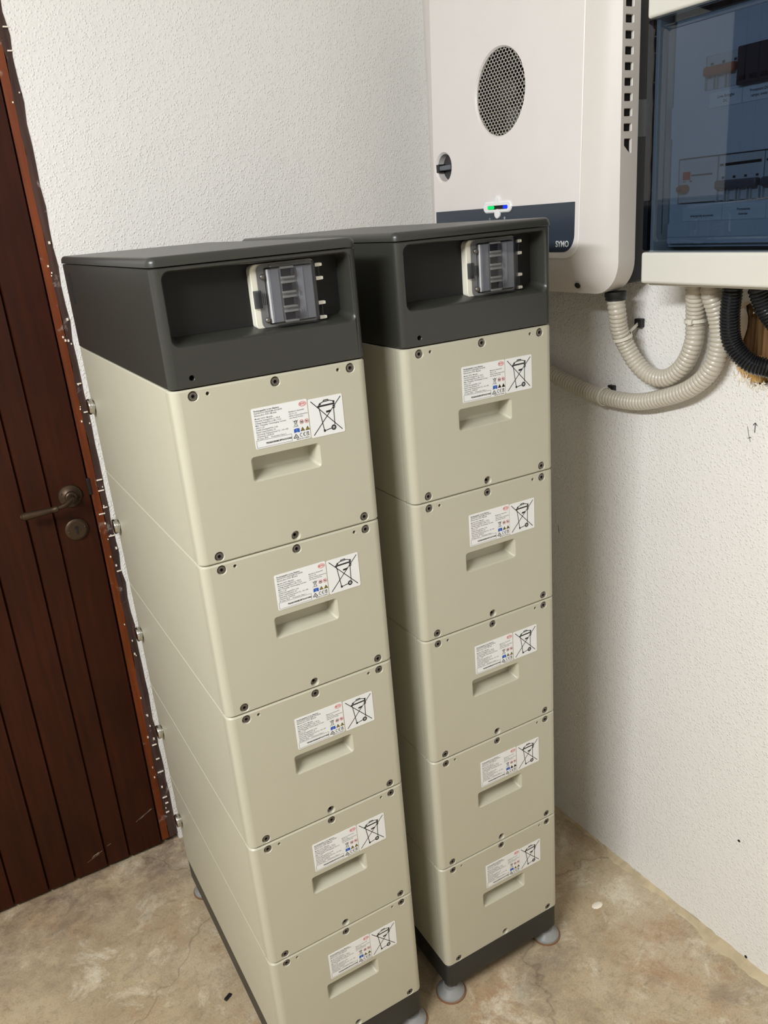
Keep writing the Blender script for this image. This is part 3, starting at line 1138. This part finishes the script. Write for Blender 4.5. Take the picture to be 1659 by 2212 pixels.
def breaker_box(t):
    x0, x1, z0, z1 = .1415, .2405, .0595, .1485
    P = lambda L, y: [(p[0], y, p[1]) for p in L]
    mb = MB()
    A = rr(x0, x1, z0, z1, .009, 6)
    B = rr(x0 + .001, x1 - .001, z0 + .001, z1 - .001, .008, 6)
    mb.loft(P(A, .0358), P(A, .0225), True)
    mb.loft(P(A, .0225), P(B, .0215), True)
    win = rr(x0 + .020, x1 - .006, z0 + .006, z1 - .006, .003, 3)
    mb.plate(B, [win], lambda x, z: (x, .0215, z))
    mb.loft(P(win, .0215), P(win, .0345), False)
    mb.cap(P(win, .0345))
    e = mb.build('breaker_enclosure', 'ivory', t)
    e['label'] = 'ivory breaker enclosure behind a smoked clear cover'
    # breaker body, poles and toggles
    mb = MB()
    mb.box(x0 + .022, x1 - .008, .017, .0345, z0 + .008, z1 - .008, .0008)
    mb.box(x0 + .026, x0 + .0395, .0150, .018, z0 + .0085, z1 - .0085, .0006)
    mb.build('breaker_body', 'breaker', e)
    for k in range(4):
        zc = .1340 - k * .0197
        mb = MB()
        mb.box(.1835, .2035, .0125, .018, zc - .0082, zc - .0052, .0006)
        mb.box(.1835, .2035, .0125, .018, zc + .0052, zc + .0082, .0006)
        mb.build('toggle_guard', 'ivory', e)
        mb = MB()
        mb.box(.1850, .2000, .0160, .0172, zc - .0052, zc + .0052)
        mb.build('toggle_window', 'surge', e)
        mb = MB()
        mb.box(.1990, .2040, .0110, .0180, zc - .0045, zc + .0045, .0008)
        mb.build('toggle', 'grey_toggle', e)
    mb = MB()
    mb.box(.2085, .2180, .0160, .0172, z0 + .010, z1 - .010)
    ls = mb.build('rating_strip', 'sticker', e)
    ink = Ink(lambda x, z: (x, .0158, z))
    for i in range(7):
        ink.line((.2100 + i * .0011, .070), (.2100 + i * .0011, .084 - (i % 3) * .003), .0004)
    ink.line((.2110, .100), (.2110, .108), .0005); ink.line((.2130, .100), (.2130, .106), .0005)
    # print sits with the enclosure (third level already reached)
    ink.build('rating_print', 'ink_grey', e, fix=False)
    # clear cover: flange and raised block
    mb = MB()
    fl0 = rr(x0 + .0085, x1 - .002, z0 + .001, z1 - .001, .009, 6)
    fl1 = rr(x0 + .0093, x1 - .0028, z0 + .0018, z1 - .0018, .0085, 6)
    blk = rr(.1660, .2335, .0640, .1465, .0030, 6)
    top = rr(.1675, .2320, .0655, .1450, .0028, 6)
    mb.loft(P(fl0, .0212), P(fl0, .0186), True)
    mb.loft(P(fl0, .0186), P(fl1, .0180), True)
    mb.plate(fl1, [blk], lambda x, z: (x, .0180, z))
    mb.loft(P(blk, .0180), P(blk, .0075), False)
    mb.loft(P(blk, .0075), P(top, .0060), True)
    mb.cap(P(top, .0060))
    mb.box(.1415 - .0006, .153, .0170, .0195, .0895, .1140, .0010)
    mb.build('cover', 'smoke', e)
    mb = MB()
    for i in range(3):
        mb.box(.1545 + i * .0026, .1553 + i * .0026, .0172, .0182, .0935, .1090)
    mb.build('grip_ribs', 'smoke', e)
    for (x, z) in ((.1578, .1310), (.1584, .0725)):
        mb = MB()
        mb.lathe([(.0042, .0), (.0040, .0016), (.0030, .0026), (.0012, .0030)], (x, .0184, z), (0, -1, 0), 16)
        mb.build('cover_screw', 'steel', e)
    for zc in (.1392, .1207, .0866, .0661):
        mb = MB()
        mb.box(.2385, .2480, .0175, .0215, zc - .0026, zc + .0026, .0008)
        mb.box(.2450, .2492, .0165, .0250, zc - .0022, zc + .0022, .0008)
        mb.build('hinge_clip', 'ivory', e)
    for za, zb in ((.1233, .1366), (.0687, .0840)):
        mb = MB()
        mb.lathe([(.0026, 0), (.0026, zb - za)], (.2440, .0200, za), (0, 0, 1), 10)
        mb.build('hinge_pin', 'smoke', e)
    return e


RIGHT = (.3670, .0098, -.0050)
ORD = ['top', 'second', 'middle', 'fourth', 'bottom']
for side, (sx, sy, rz) in (('left', (0.0, 0.0, 0.0)), ('right', RIGHT)):
    near = 'the brown door' if side == 'left' else 'the inverter wall'
    make_base((sx, sy, 0.0), rz, 'dark grey base unit on round feet under the %s battery stack nearest %s' % (side, near))
    zb = Z0 - MODULE_N * H
    for i in range(MODULE_N):
        z = Z0 - (i + 1) * H
        extra = {0: 'right under the charcoal control unit', 1: 'one below the top module', 2: 'halfway up the column', 3: 'one above the bottom module', 4: 'resting on the dark base unit'}[i]
        make_module((sx, sy, z), rz, '%s cream battery module of the %s stack, %s' % (ORD[i], side, extra))
    make_hood((sx, sy, Z0), rz, 'charcoal control unit with recessed breaker crowning the %s battery stack' % side, False)

# ================================================================== inverter on the right wall
inv = empty('solar_inverter', (0, 0, Z0))
tag(inv, 'white wall-mounted inverter with round fan grille and slate-blue display band', 'inverter')
LEANX = -.037


def xp(z, off=0.0):
    return .805 - LEANX * (z - .19) + off


IY0, IY1, IZ0, IZ1 = .033, .621, .026, .690
IXA, IXB = .840, .880
def panel_pts(L, off=0.0):
    return [(xp(p[1], off), p[0], p[1]) for p in L]


NA = 10
PA = rr(.0960, .5640, .094, .650, .036, NA)
PA2 = rr(.0945, .5655, .0925, .6515, .037, NA)
SK = rr(IY0 + .006, IY1 - .006, IZ0 + .006, IZ1 - .006, .052, NA)
SB = rr(IY0, IY1, IZ0, IZ1, .058, NA)
BK = rr(IY0 + .004, IY1 - .004, IZ0 + .004, IZ1 - .004, .054, NA)
FAN_C, FAN_R = (.3280, .3992), .0795
SW_C, SW_R = (.5253, .2800), .0318
mb = MB()
led_hole = rr(.272, .377, .1785, .2045, .0125, 6)
label_holes = []
mb.plate(PA, [circle(*FAN_C, FAN_R, 48), circle(*SW_C, SW_R, 32)], lambda y, z: (xp(z), y, z))
mb.loft(panel_pts(PA), panel_pts(PA2, .0012), True)
mb.loft(panel_pts(PA2, .0012), panel_pts(PA2, .0030), True)
# fan well
FA = circle(*FAN_C, FAN_R, 48)
FB = circle(*FAN_C, FAN_R - .003, 48)
mb.loft(panel_pts(FA), panel_pts(FB, .0035), True)
mb.loft(panel_pts(FB, .0072), panel_pts(FB, .045), True, True, 1)
mb.loft(panel_pts(FB, .0035), panel_pts(FB, .0072), True)
# switch well
S_A = circle(*SW_C, SW_R, 32)
S_B = circle(*SW_C, SW_R - .004, 32)
mb.loft(panel_pts(S_A), panel_pts(S_B, .004), True)
mb.loft(panel_pts(S_B, .004), panel_pts(S_B, .020), True)
mb.cap(panel_pts(S_B, .020))
cov = mb.build('front_panel', ['inverter', 'fan'], inv)

mb = MB()
# skirt from the panel edge out to the shell
prev = panel_pts(PA2, .0022)
skp = [(IXA - .0035, p[0], p[1]) for p in SK]
sbp = [(IXA, p[0], p[1]) for p in SB]
rings = [prev]
for k in range(1, 6):
    t = k / 6
    g = t + .10 * math.sin(math.pi * t)              # bulges a little outwards
    rings.append([(a[0] + (IXA - .0035 - a[0]) * (t - .08 * math.sin(math.pi * t)), a[1] + (b[0] - a[1]) * g, a[2] + (b[1] - a[2]) * g) for a, b in zip(prev, SK)])
rings += [skp, sbp]
for a, b in zip(rings, rings[1:]):
    mb.loft(a, b, True)
# shell wall; the right flank (facing the camera) gets the vent slots
bbp = [(IXB, p[0], p[1]) for p in SB]
nn = len(SB)
flank = None
for i in range(nn):
    j = (i + 1) % nn
    if abs(SB[i][0] - IY0) < 1e-6 and abs(SB[j][0] - IY0) < 1e-6:
        flank = i
mb.loft(sbp, bbp, True, True, 0, skip=(flank,))
za, zb_ = SB[(flank + 1) % nn][1], SB[flank][1]
slots = []
for k in range(-6, 8):
    zt = .470 - .0231 * k
    slots.append(rr(.8465, .8655, zt - .0128, zt, .0016, 2))
slots.append([(.8480, .2735), (.8625, .2600), (.8648, .2612), (.8655, .2635), (.8655, .2835), (.8645, .2850), (.8492, .2850), (.8480, .2838)])
mb.plate([(IXA, za), (IXB, za), (IXB, zb_), (IXA, zb_)], slots, lambda x, z: (x, IY0, z))
for s in slots:
    cx = sum(p[0] for p in s) / len(s)
    cz = sum(p[1] for p in s) / len(s)
    s1 = [(cx + (p[0] - cx) * .93, cz + (p[1] - cz) * .93) for p in s]
    mb.loft([(p[0], IY0, p[1]) for p in s], [(p[0], IY0 + .0010, p[1]) for p in s1], False)
    mb.loft([(p[0], IY0 + .0010, p[1]) for p in s1], [(p[0], IY0 + .0050, p[1]) for p in s1], False)
mb.loft(bbp, [(IXB + .003, p[0], p[1]) for p in BK], True)
ib = [(IXB + .003, p[0], p[1]) for p in rr(IY0 + .03, IY1 - .03, IZ0 + .03, IZ1 - .03, .03, NA)]
mb.loft([(IXB + .003, p[0], p[1]) for p in BK], ib, False)
mb.build('housing', 'inverter_side', inv)
mb = MB()
mb.box(.846, .8815, IY0 + .0065, .16, .24, IZ1 - .04)
mb.build('vent_cavity', 'dark_hole', inv)
mb = MB()
mb.box(IXB + .0005, .938, .056, .60, .040, .67, .004)
hs = mb.build('heat_sink', 'black', inv)
mb = MB()
mb.box(.896, .926, .0552, .0562, .288, .347)
stk = mb.build('warning_sticker', 'switch', hs)
# fan grille: hexagonal mesh
mb = MB()
PY, PZ = .0100, .0058                     # flattened honeycomb of the expanded metal
for r in range(-15, 16):
    for q in range(-10, 11):
        y = (q + .5 * (r & 1)) * PY
        z = r * PZ
        if y * y + z * z > (FAN_R + .003) ** 2:
            continue
        O, I = [], []
        for (hu, hv) in ((.5, 1 / 3), (0, 2 / 3), (-.5, 1 / 3), (-.5, -1 / 3), (0, -2 / 3), (.5, -1 / 3)):
            O.append((FAN_C[0] + y + hu * PY, FAN_C[1] + z + hv * PZ))
            I.append((FAN_C[0] + y + hu * (PY - .0019), FAN_C[1] + z + hv * (PZ - .0014)))
        lim = lambda p: (lambda d: p if d < FAN_R - .002 else (FAN_C[0] + (p[0] - FAN_C[0]) * (FAN_R - .002) / d, FAN_C[1] + (p[1] - FAN_C[1]) * (FAN_R - .002) / d))(math.hypot(p[0] - FAN_C[0], p[1] - FAN_C[1]))
        O, I = [lim(p) for p in O], [lim(p) for p in I]
        mb.loft([(xp(p[1], .0050), p[0], p[1]) for p in O], [(xp(p[1], .0046), p[0], p[1]) for p in I], False)
        mb.loft([(xp(p[1], .0046), p[0], p[1]) for p in I], [(xp(p[1], .0058), p[0], p[1]) for p in I], False)
mb.build('fan_grille', 'mesh', inv, fix=False)
mb = MB()
cx = xp(FAN_C[1]) + .040
mb.box(cx, cx + .02, FAN_C[0] - .078, FAN_C[0] + .078, FAN_C[1] - .078, FAN_C[1] + .078)
mb.lathe([(.026, 0), (.026, .018), (.022, .022), (.008, .023)], (cx, FAN_C[0], FAN_C[1]), (-1, 0, 0), 24)
for k in range(7):
    a0 = k * 2 * math.pi / 7
    pts = []
    for (rad, da, dxx) in ((.024, -.25, .004), (.024, .25, .018), (.072, .42, .018), (.072, -.05, .004)):
        pts.append((cx - dxx, FAN_C[0] + rad * math.cos(a0 + da), FAN_C[1] + rad * math.sin(a0 + da)))
    mb.add(pts, [(0, 1, 2, 3)], False)
mb.build('fan', 'fan', inv)
# rotary isolator
kx = xp(SW_C[1])
mb = MB()
mb.lathe([(.0262, .0), (.0262, .0018)], (kx + .0195, SW_C[0], SW_C[1]), (-1, 0, 0), 32)
sw = mb.build('rotary_switch', 'surge', inv)
mb = MB()
mb.box(kx + .0022, kx + .0185, SW_C[0] - .0225, SW_C[0] + .0275, SW_C[1] - .0048, SW_C[1] + .0048, .0016)
mb.build('switch_bar', 'switch', sw)
mb = MB()
mb.box(kx + .0010, kx + .0188, SW_C[0] + .0190, SW_C[0] + .0302, SW_C[1] - .0085, SW_C[1] + .0085, .001)
mb.build('switch_notch', 'black', sw)
# slate-blue display band
mb = MB()
DB_ = rr(.1060, .5580, .1040, .1905, 0, 9, (.030, .030, .0006, .0006))
mb.loft(panel_pts(DB_, .0002), panel_pts(DB_, -.0005), False)
mb.cap(panel_pts(DB_, -.0005))
band = mb.build('display_band', 'panel_blue', inv)
ink = Ink(lambda u, z: (xp(z, -.0008), -u, z))
ink.text('SYMO', -.1555, .1135, .0150, 0, .02, sx=.90, res=5)
ink.build('lettering', 'silver', band, fix=False)
# small pictograms under the light bar
for (c, k) in ((.3585, 0), (.3095, 1)):
    u = -c
    ink = Ink(lambda u, z: (xp(z, -.0008), -u, z))
    if k == 0:
        ink.ring(u, .1690, .0021, .0026, .0005, 12)
        ink.line((u - .0026, .1655), (u + .0026, .1655), .0005)
    else:
        ink.line((u, .1655), (u, .1690), .0006)
        ink.ring(u, .1700, .0014, .0014, .0005, 10)
        ink.ring(u, .1700, .0030, .0024, .0005, 14)
    ink.build('pictogram', 'silver', band, fix=False)
# light bar
mb = MB()
LB0 = rr(.2855, .3775, .1805, .2020, .0105, 6)
LB1 = rr(.2875, .3755, .1825, .2000, .0090, 6)
mb.loft(panel_pts(LB0, .0005), panel_pts(LB0, -.0020), True)
mb.loft(panel_pts(LB0, -.0020), panel_pts(LB1, -.0038), True)
slot = rr(.2955, .3625, .1870, .1945, .0034, 5)
mb.plate(LB1, [slot], lambda y, z: (xp(z, -.0038), y, z))
mb.loft(panel_pts(slot, -.0038), panel_pts(slot, -.0012), False)
mb.cap(panel_pts(slot, -.0012), 1)
for zc in (.2035, .1785):
    mb.lathe([(.0092, .0), (.0090, .0032), (.0075, .0040)], (xp(zc), .3310, zc), (-1, 0, -LEANX), 20)
lb = mb.build('status_light_bar', ['lens', 'dark_hole'], inv)
for (y0, y1, mt, nm) in ((.3425, .3625, 'led_green', 'green_led'), (.2950, .3125, 'led_blue', 'blue_led')):
    mb = MB()
    zc = .1908
    A = rr(y0, y1, zc - .0032, zc + .0032, .003, 4)
    mb.loft(panel_pts(A, -.0012), panel_pts(A, -.0030), False)
    mb.cap(panel_pts(A, -.0030))
    o = mb.build(nm, mt, lb)
# screw recess on the lower skirt
mb = MB()
mb.lathe([(.0062, .0), (.0050, .0006), (.0040, .0008)], (.8215, .118, .042), (-.86, -.25, -.45), 16)
mb.build('screw_hole', 'dark_hole', inv)
# cable gland
mb = MB()
mb.lathe([(.0205, 0), (.0205, .008), (.0190, .010), (.0190, .015)], (.872, .070, .027), (0, 0, -1), 12)
mb.build('cable_gland', 'black', inv)
mb = MB()
mb.lathe([(.0205, 0), (.0205, .008), (.0190, .010), (.0190, .015)], (.872, .500, .027), (0, 0, -1), 12)
mb.build('cable_gland', 'black', inv)

# ================================================================== distribution box
db = empty('distribution_box', (0, 0, Z0))
tag(db, 'white distribution box with blue-tinted clear door right of the inverter', 'fuse box')
BX0, BX1 = .822, .940
BY1, BY0 = -.036, -.640
mb = MB()
# open shell: back, sides, bottom and top
mb.box(.925, BX1, BY0 + .004, BY1 - .004, .053, .540, .003)
mb.box(.838, .93, BY1 - .012, BY1 - .004, .053, .540, .002)
mb.box(.838, .93, BY0 + .004, BY0 + .012, .053, .540, .002)
mb.box(.838, .93, BY0 + .004, BY1 - .004, .046, .056, .002)
mb.box(.838, .93, BY0 + .004, BY1 - .004, .534, .544, .002)
mb.build('back_shell', 'box', db)
mb = MB()
mb.box(BX0, .852, BY0, BY1, .0505, .1015, .0045, seg=3)
mb.build('bottom_bar', 'box', db)
mb = MB()
mb.box(BX0, .852, BY0, BY1, .4465, .5400, .0045, seg=3)
mb.build('top_bar', 'box', db)
mb = MB()
mb.box(.834, .850, BY1 - .0020, BY1 - .0005, .103, .446)
mb.box(.834, .850, BY0 + .0005, BY0 + .0020, .103, .446)
mb.build('side_bezel', 'black', db)

# inner face plate with two windows and a stepped edge
mb = MB()
FP = .862
rows = [(.331, .382), (.172, .243)]
wins = [rr(-.600, -.119, .334, .381, .001, 2), rr(-.600, -.0745, .173, .242, .001, 2)]
left = [(-.062, .118), (-.062, .150), (-.0735, .160), (-.0735, .270)]
outer = [(-.610, .112), (-.056, .112), (-.056, .142), (-.070, .152), (-.070, .262), (-.056, .274), (-.056, .318), (-.072, .330), (-.072, .400), (-.060, .410), (-.060, .440), (-.610, .440)]
mb.plate(outer, wins, lambda y, z: (FP, y, z))
for wn in wins:
    mb.loft([(FP, p[0], p[1]) for p in wn], [(FP + .02, p[0], p[1]) for p in wn], False)
mb.loft([(FP, p[0], p[1]) for p in outer], [(FP + .012, p[0], p[1]) for p in outer], False)
mb.box(FP + .010, FP + .014, -.625, -.050, .106, .444)
fp = mb.build('face_plate', 'box_in', db)
# breakers, first row
def breaker(y1, y0, z0, z1, nose, body, tog, poles, togz, name, dots=True, tag_red=False, oval=False):
    b = MB()
    b.box(FP - .0005, FP + .020, y0 + .0003, y1 - .0003, z0 + .001, z1 - .001, .0012)
    e = b.build(name, body, db)
    pw = (y1 - y0) / poles
    if tog:
        m2 = MB()
        if oval:
            m2.lathe([(.0062, 0), (.0066, .006), (.005, .012)], (FP, y1 - .010, togz), (-1, 0, 0), 14)
            m2.lathe([(.0062, 0), (.0066, .006), (.005, .012)], (FP, y1 - .016, togz), (-1, 0, 0), 14)
        else:
            m2.box(FP - .013, FP, y0 + .003, y1 - .003, togz - .0065, togz + .0065, .0030)
        m2.build('toggle', tog, e)
    for k in range(poles):
        yc = y1 - pw * (k + .5)
        if dots:
            m2 = MB()
            m2.box(FP - .0012, FP, yc - .0022, yc + .0022, togz + .0085, togz + .0118)
            m2.build('indicator', 'surge', e)
        if not oval and tog:
            m2 = MB()
            for s in (-1, 1):
                m2.box(FP - .0060, FP, yc + s * pw * .36 - .0007, yc + s * pw * .36 + .0007, togz - .024, togz - .005)
            m2.build('toggle_cheek', 'breaker', e)
    return e


breaker(-.120, -.182, .333, .382, 0, 'breaker', 'orange_toggle', 3, .359, 'row_breaker')
e = MB()
e.box(FP - .012, FP + .02, -.262, -.183, .332, .383, .002)
su = e.build('surge_arrester', 'surge', db)
for k in range(4):
    e = MB()
    e.box(FP - .0128, FP - .0118, -.199 - k * .018, -.188 - k * .018, .338, .344)
    e.build('indicator', 'dark_hole', su)
breaker(-.264, -.336, .333, .382, 0, 'breaker', 'grey_toggle', 4, .359, 'row_breaker')
breaker(-.337, -.409, .333, .382, 0, 'breaker', 'grey_toggle', 4, .359, 'row_breaker')
# second row
e1 = breaker(-.076, -.150, .174, .241, 0, 'breaker', 'orange_toggle', 2, .196, 'residual_breaker', dots=False, oval=True)
m2 = MB()
m2.box(FP - .0016, FP, -.099, -.085, .2095, .2215)
m2.build('red_tag', 'red_tag', e1)
ink = Ink(lambda u, z: (FP - .0010, -u, z))
ink.line((.101, .2155), (.142, .2155), .0026)
ink.line((.085, .2070), (.091, .2070), .0012); ink.line((.098, .2070), (.103, .2070), .0020)
ink.build('rating_print', 'grey_toggle', e1, fix=False)
e2 = breaker(-.152, -.232, .174, .241, 0, 'breaker', 'grey_toggle', 4, .198, 'row_breaker')
e3 = breaker(-.233, -.313, .174, .241, 0, 'breaker', 'grey_toggle', 4, .198, 'row_breaker')
breaker(-.314, -.394, .174, .241, 0, 'breaker', 'grey_toggle', 4, .198, 'row_breaker')
ink = Ink(lambda u, z: (FP - .0010, -u, z))
ink.line((.155, .2265), (.162, .2265), .0030); ink.line((.164, .2265), (.228, .2275), .0040)
ink.build('rating_print', 'ink', e2, fix=False)
ink = Ink(lambda u, z: (FP - .0010, -u, z))
ink.line((.236, .2275), (.243, .2275), .0030); ink.line((.245, .2275), (.308, .2285), .0040)
ink.build('rating_print', 'ink', e3, fix=False)
# label strips
for (ya, yb, z0, z1, txt) in ((-.130, -.187, .309, .3295, ('Linea Stringhe', 'DC')), (-.188, -.244, .309, .3305, ('Protezioni DC', 'campo ovest')), (-.245, -.300, .309, .3305, ('Protezioni', 'AC')),
                              (-.088, -.1635, .1465, .1685, ('', 'emergenza accumulo')), (-.1645, -.2410, .1465, .1690, ('Protezione', 'inverter')), (-.2420, -.318, .1465, .1690, ('Linea', 'casa'))):
    m2 = MB()
    m2.box(FP - .0012, FP, yb, ya, z0, z1)
    ls = m2.build('label_strip', 'sticker', db)
    ink = Ink(lambda u, z: (FP - .0015, -u, z))
    uc = -(ya + yb) / 2
    zm = (z0 + z1) / 2
    for i, s in enumerate(txt):
        if s:
            ink.text(s, uc, zm + (.0018 if i == 0 else -.0050), .0056, 0, .01, 'CENTER', sx=.95)
    ink.build('label_print', 'ink', ls, fix=False)
# tinted door, slightly domed with a raised field
mb = MB()
def dloop(y0, y1, z0, z1, r, x):
    return [(x, p[0], p[1]) for p in rr(y0, y1, z0, z1, r, 6)]
o0 = dloop(BY0 + .002, BY1 - .001, .1035, .4450, .004, .832)
o1 = dloop(BY0 + .003, BY1 - .002, .1045, .4440, .004, .8235)
i0 = dloop(BY0 + .025, BY1 - .0255, .1175, .4315, .008, .8225)
i1 = dloop(BY0 + .029, BY1 - .0290, .1205, .4285, .008, .8260)
i2 = dloop(BY0 + .042, BY1 - .0420, .1235, .4250, .008, .8252)
i3 = dloop(BY0 + .046, BY1 - .0450, .1260, .4225, .008, .8190)
mb.loft(o0, o1, False)
mb.loft(o1, i0, False)
mb.loft(i0, i1, False)
mb.loft(i1, i2, False)
mb.loft(i2, i3, False)
mb.cap(i3)
dr = mb.build('door', 'blue_door', db)
dr['label'] = 'blue-tinted transparent door'

# ================================================================== conduits
def conduit(pts, r, pitch, name, label, matname, cat='conduit', group=None, amp=.10, n=16):
    path = resample(catmull([(p[0], p[1], Z0 + p[2]) for p in pts], 14), pitch / 5)
    prof = [0.0, .55, 1.0, 1.0, .55]
    rad = [r * (1 - amp + amp * prof[i % 5]) for i in range(len(path))]
    mb = MB()
    mb.sweep(path, rad, n)
    return tag(mb.build(name, matname), label, cat, group)


conduit([(.872, .070, .012), (.874, .068, -.010), (.885, .072, -.045), (.900, .068, -.078), (.912, .052, -.111), (.920, .024, -.133), (.922, -.015, -.132), (.922, -.051, -.105), (.921, -.072, -.062), (.920, -.074, -.021), (.905, -.084, .028), (.902, -.084, .046)],
        .0170, .0080, 'corrugated_conduit', 'short light grey corrugated conduit looping from the inverter to the distribution box', 'conduit', group='light grey corrugated conduits')
conduit([(.902, -.118, .046), (.903, -.118, .028), (.918, -.124, -.018), (.921, -.127, -.061), (.921, -.112, -.106), (.921, -.069, -.145), (.921, -.006, -.172), (.921, .063, -.190), (.920, .152, -.191), (.920, .235, -.180), (.918, .302, -.162), (.912, .380, -.130), (.900, .450, -.080), (.885, .490, -.03), (.874, .499, .012)],
        .0170, .0080, 'corrugated_conduit', 'long light grey corrugated conduit sweeping from behind the right stack to the distribution box', 'conduit', group='light grey corrugated conduits')
conduit([(.890, -.170, .046), (.890, -.170, .034), (.893, -.166, -.010), (.900, -.170, -.052), (.915, -.194, -.083), (.935, -.222, -.094), (.960, -.250, -.108), (.985, -.262, -.116)],
        .0165, .0052, 'flexible_conduit', 'thick black ribbed conduit bending into the hole in the wall', 'conduit_black', group='black ribbed conduits', amp=.13)
conduit([(.892, -.216, .046), (.893, -.218, .034), (.905, -.226, .004), (.925, -.238, -.024), (.955, -.248, -.046), (.985, -.255, -.060)],
        .0165, .0052, 'flexible_conduit', 'short black ribbed conduit at the right edge beneath the distribution box', 'conduit_black', group='black ribbed conduits', amp=.13)

# cable ties with wall mounts
def tie(c, axis, r, mount, name_label, head=None):
    t = empty('cable_tie', (mount[0], mount[1], Z0 + mount[2]))
    tag(t, name_label, 'cable tie', 'cable ties holding the conduits')
    off = Vector(t.location)
    c = Vector((c[0], c[1], Z0 + c[2])) - off
    a = Vector(axis).normalized()
    u = a.orthogonal().normalized()
    w = a.cross(u)
    mb = MB()
    hw = .0030
    ring = []
    for k in range(24):
        g = 2 * math.pi * k / 24
        d = u * math.cos(g) + w * math.sin(g)
        ring.append([c + d * r - a * hw, c + d * (r + .0012) - a * hw, c + d * (r + .0012) + a * hw, c + d * r + a * hw])
    vs = [p for q in ring for p in q]
    fs = []
    for k in range(24):
        j = (k + 1) % 24
        for q in range(4):
            q2 = (q + 1) % 4
            fs.append((k * 4 + q, j * 4 + q, j * 4 + q2, k * 4 + q2))
    mb.add(vs, fs, False)
    # tail running to the mount
    d = -c
    d = d - a * d.dot(a)
    if d.length > r:
        s = c + d.normalized() * r
        n_ = d.cross(a).normalized() * .0008
        e = Vector((-.004, 0, 0))
        A = [s - a * hw + n_, s + a * hw + n_, s + a * hw - n_, s - a * hw - n_]
        B = [e - a * hw + n_, e + a * hw + n_, e + a * hw - n_, e - a * hw - n_]
        mb.loft(A, B, False)
        mb.cap(B)
    mb.build('strap', 'tie', t)
    mb = MB()
    mb.box(-.008, .004, -.0085, .0085, -.0085, .0085, .0015)
    mb.build('mount', 'black', t)
    if head:
        h = Vector((head[0], head[1], Z0 + head[2])) - off
        mb = MB()
        mb.box(h.x - .003, h.x + .003, h.y - .004, h.y + .004, h.z - .0045, h.z + .0045, .0008)
        mb.build('buckle', 'tie', t)
    return t


tie((.892, .071, -.060), (.3, -.10, -1), .0178, (xw(.094) - .002, .094 - .014, -.041), 'white cable tie with black mount beside the conduit under the inverter')
tie((.920, -.0742, -.023), (0, .03, 1), .0178, (xw(-.10) - .002, -.100, -.018), 'white cable tie with buckle around the conduits under the distribution box', head=(.9015, -.0790, -.023))
tie((.920, .145, -.191), (0, 1, .08), .0178, (xw(.15) + .0005, .150, -.181), 'black wall mount and tie above the long sagging conduit')

# ================================================================== small things on the floor
mb = MB()
mb.box(-.009, .009, -.004, .004, 0, .005, .0015)
o = mb.build('plastic_scrap', 'black')
o.location = (-.031, .290, 0.0)
o.rotation_euler = (0, 0, .5)
tag(o, 'small black plastic scrap lying on the floor beside the left stack', 'scrap')
mb = MB()
mb.lathe([(.012, 0), (.010, .0012), (.004, .0016)], (0, 0, 0), (0, 0, 1), 9)
o = mb.build('mortar_fleck', 'rubble')
o.location = (.802, .026, 0)
o.scale = (1.25, .8, 1)
tag(o, 'pale fleck of mortar stuck to the floor right of the right stack', 'debris')

# ================================================================== ceiling lamp (behind the camera's left)
lamp = empty('ceiling_light', (LAMP_X, LAMP_Y, LAMP_Z), LAMP_ROT)
tag(lamp, 'long fluorescent batten lamp under the ceiling', 'lamp')
mb = MB()
mb.box(-.04, .04, -LAMP_LEN / 2 - .03, LAMP_LEN / 2 + .03, .045, CEIL - LAMP_Z, .006)
mb.box(-.015, .015, -LAMP_LEN / 2 - .03, -LAMP_LEN / 2 - .002, -.02, .05, .003)
mb.box(-.015, .015, LAMP_LEN / 2 + .002, LAMP_LEN / 2 + .03, -.02, .05, .003)
mb.build('housing', 'box', lamp)
mb = MB()
mb.lathe([(.016, 0), (.016, LAMP_LEN)], (0, -LAMP_LEN / 2, 0.012), (0, 1, 0), 10)
mb.build('tube', 'lamp', lamp)
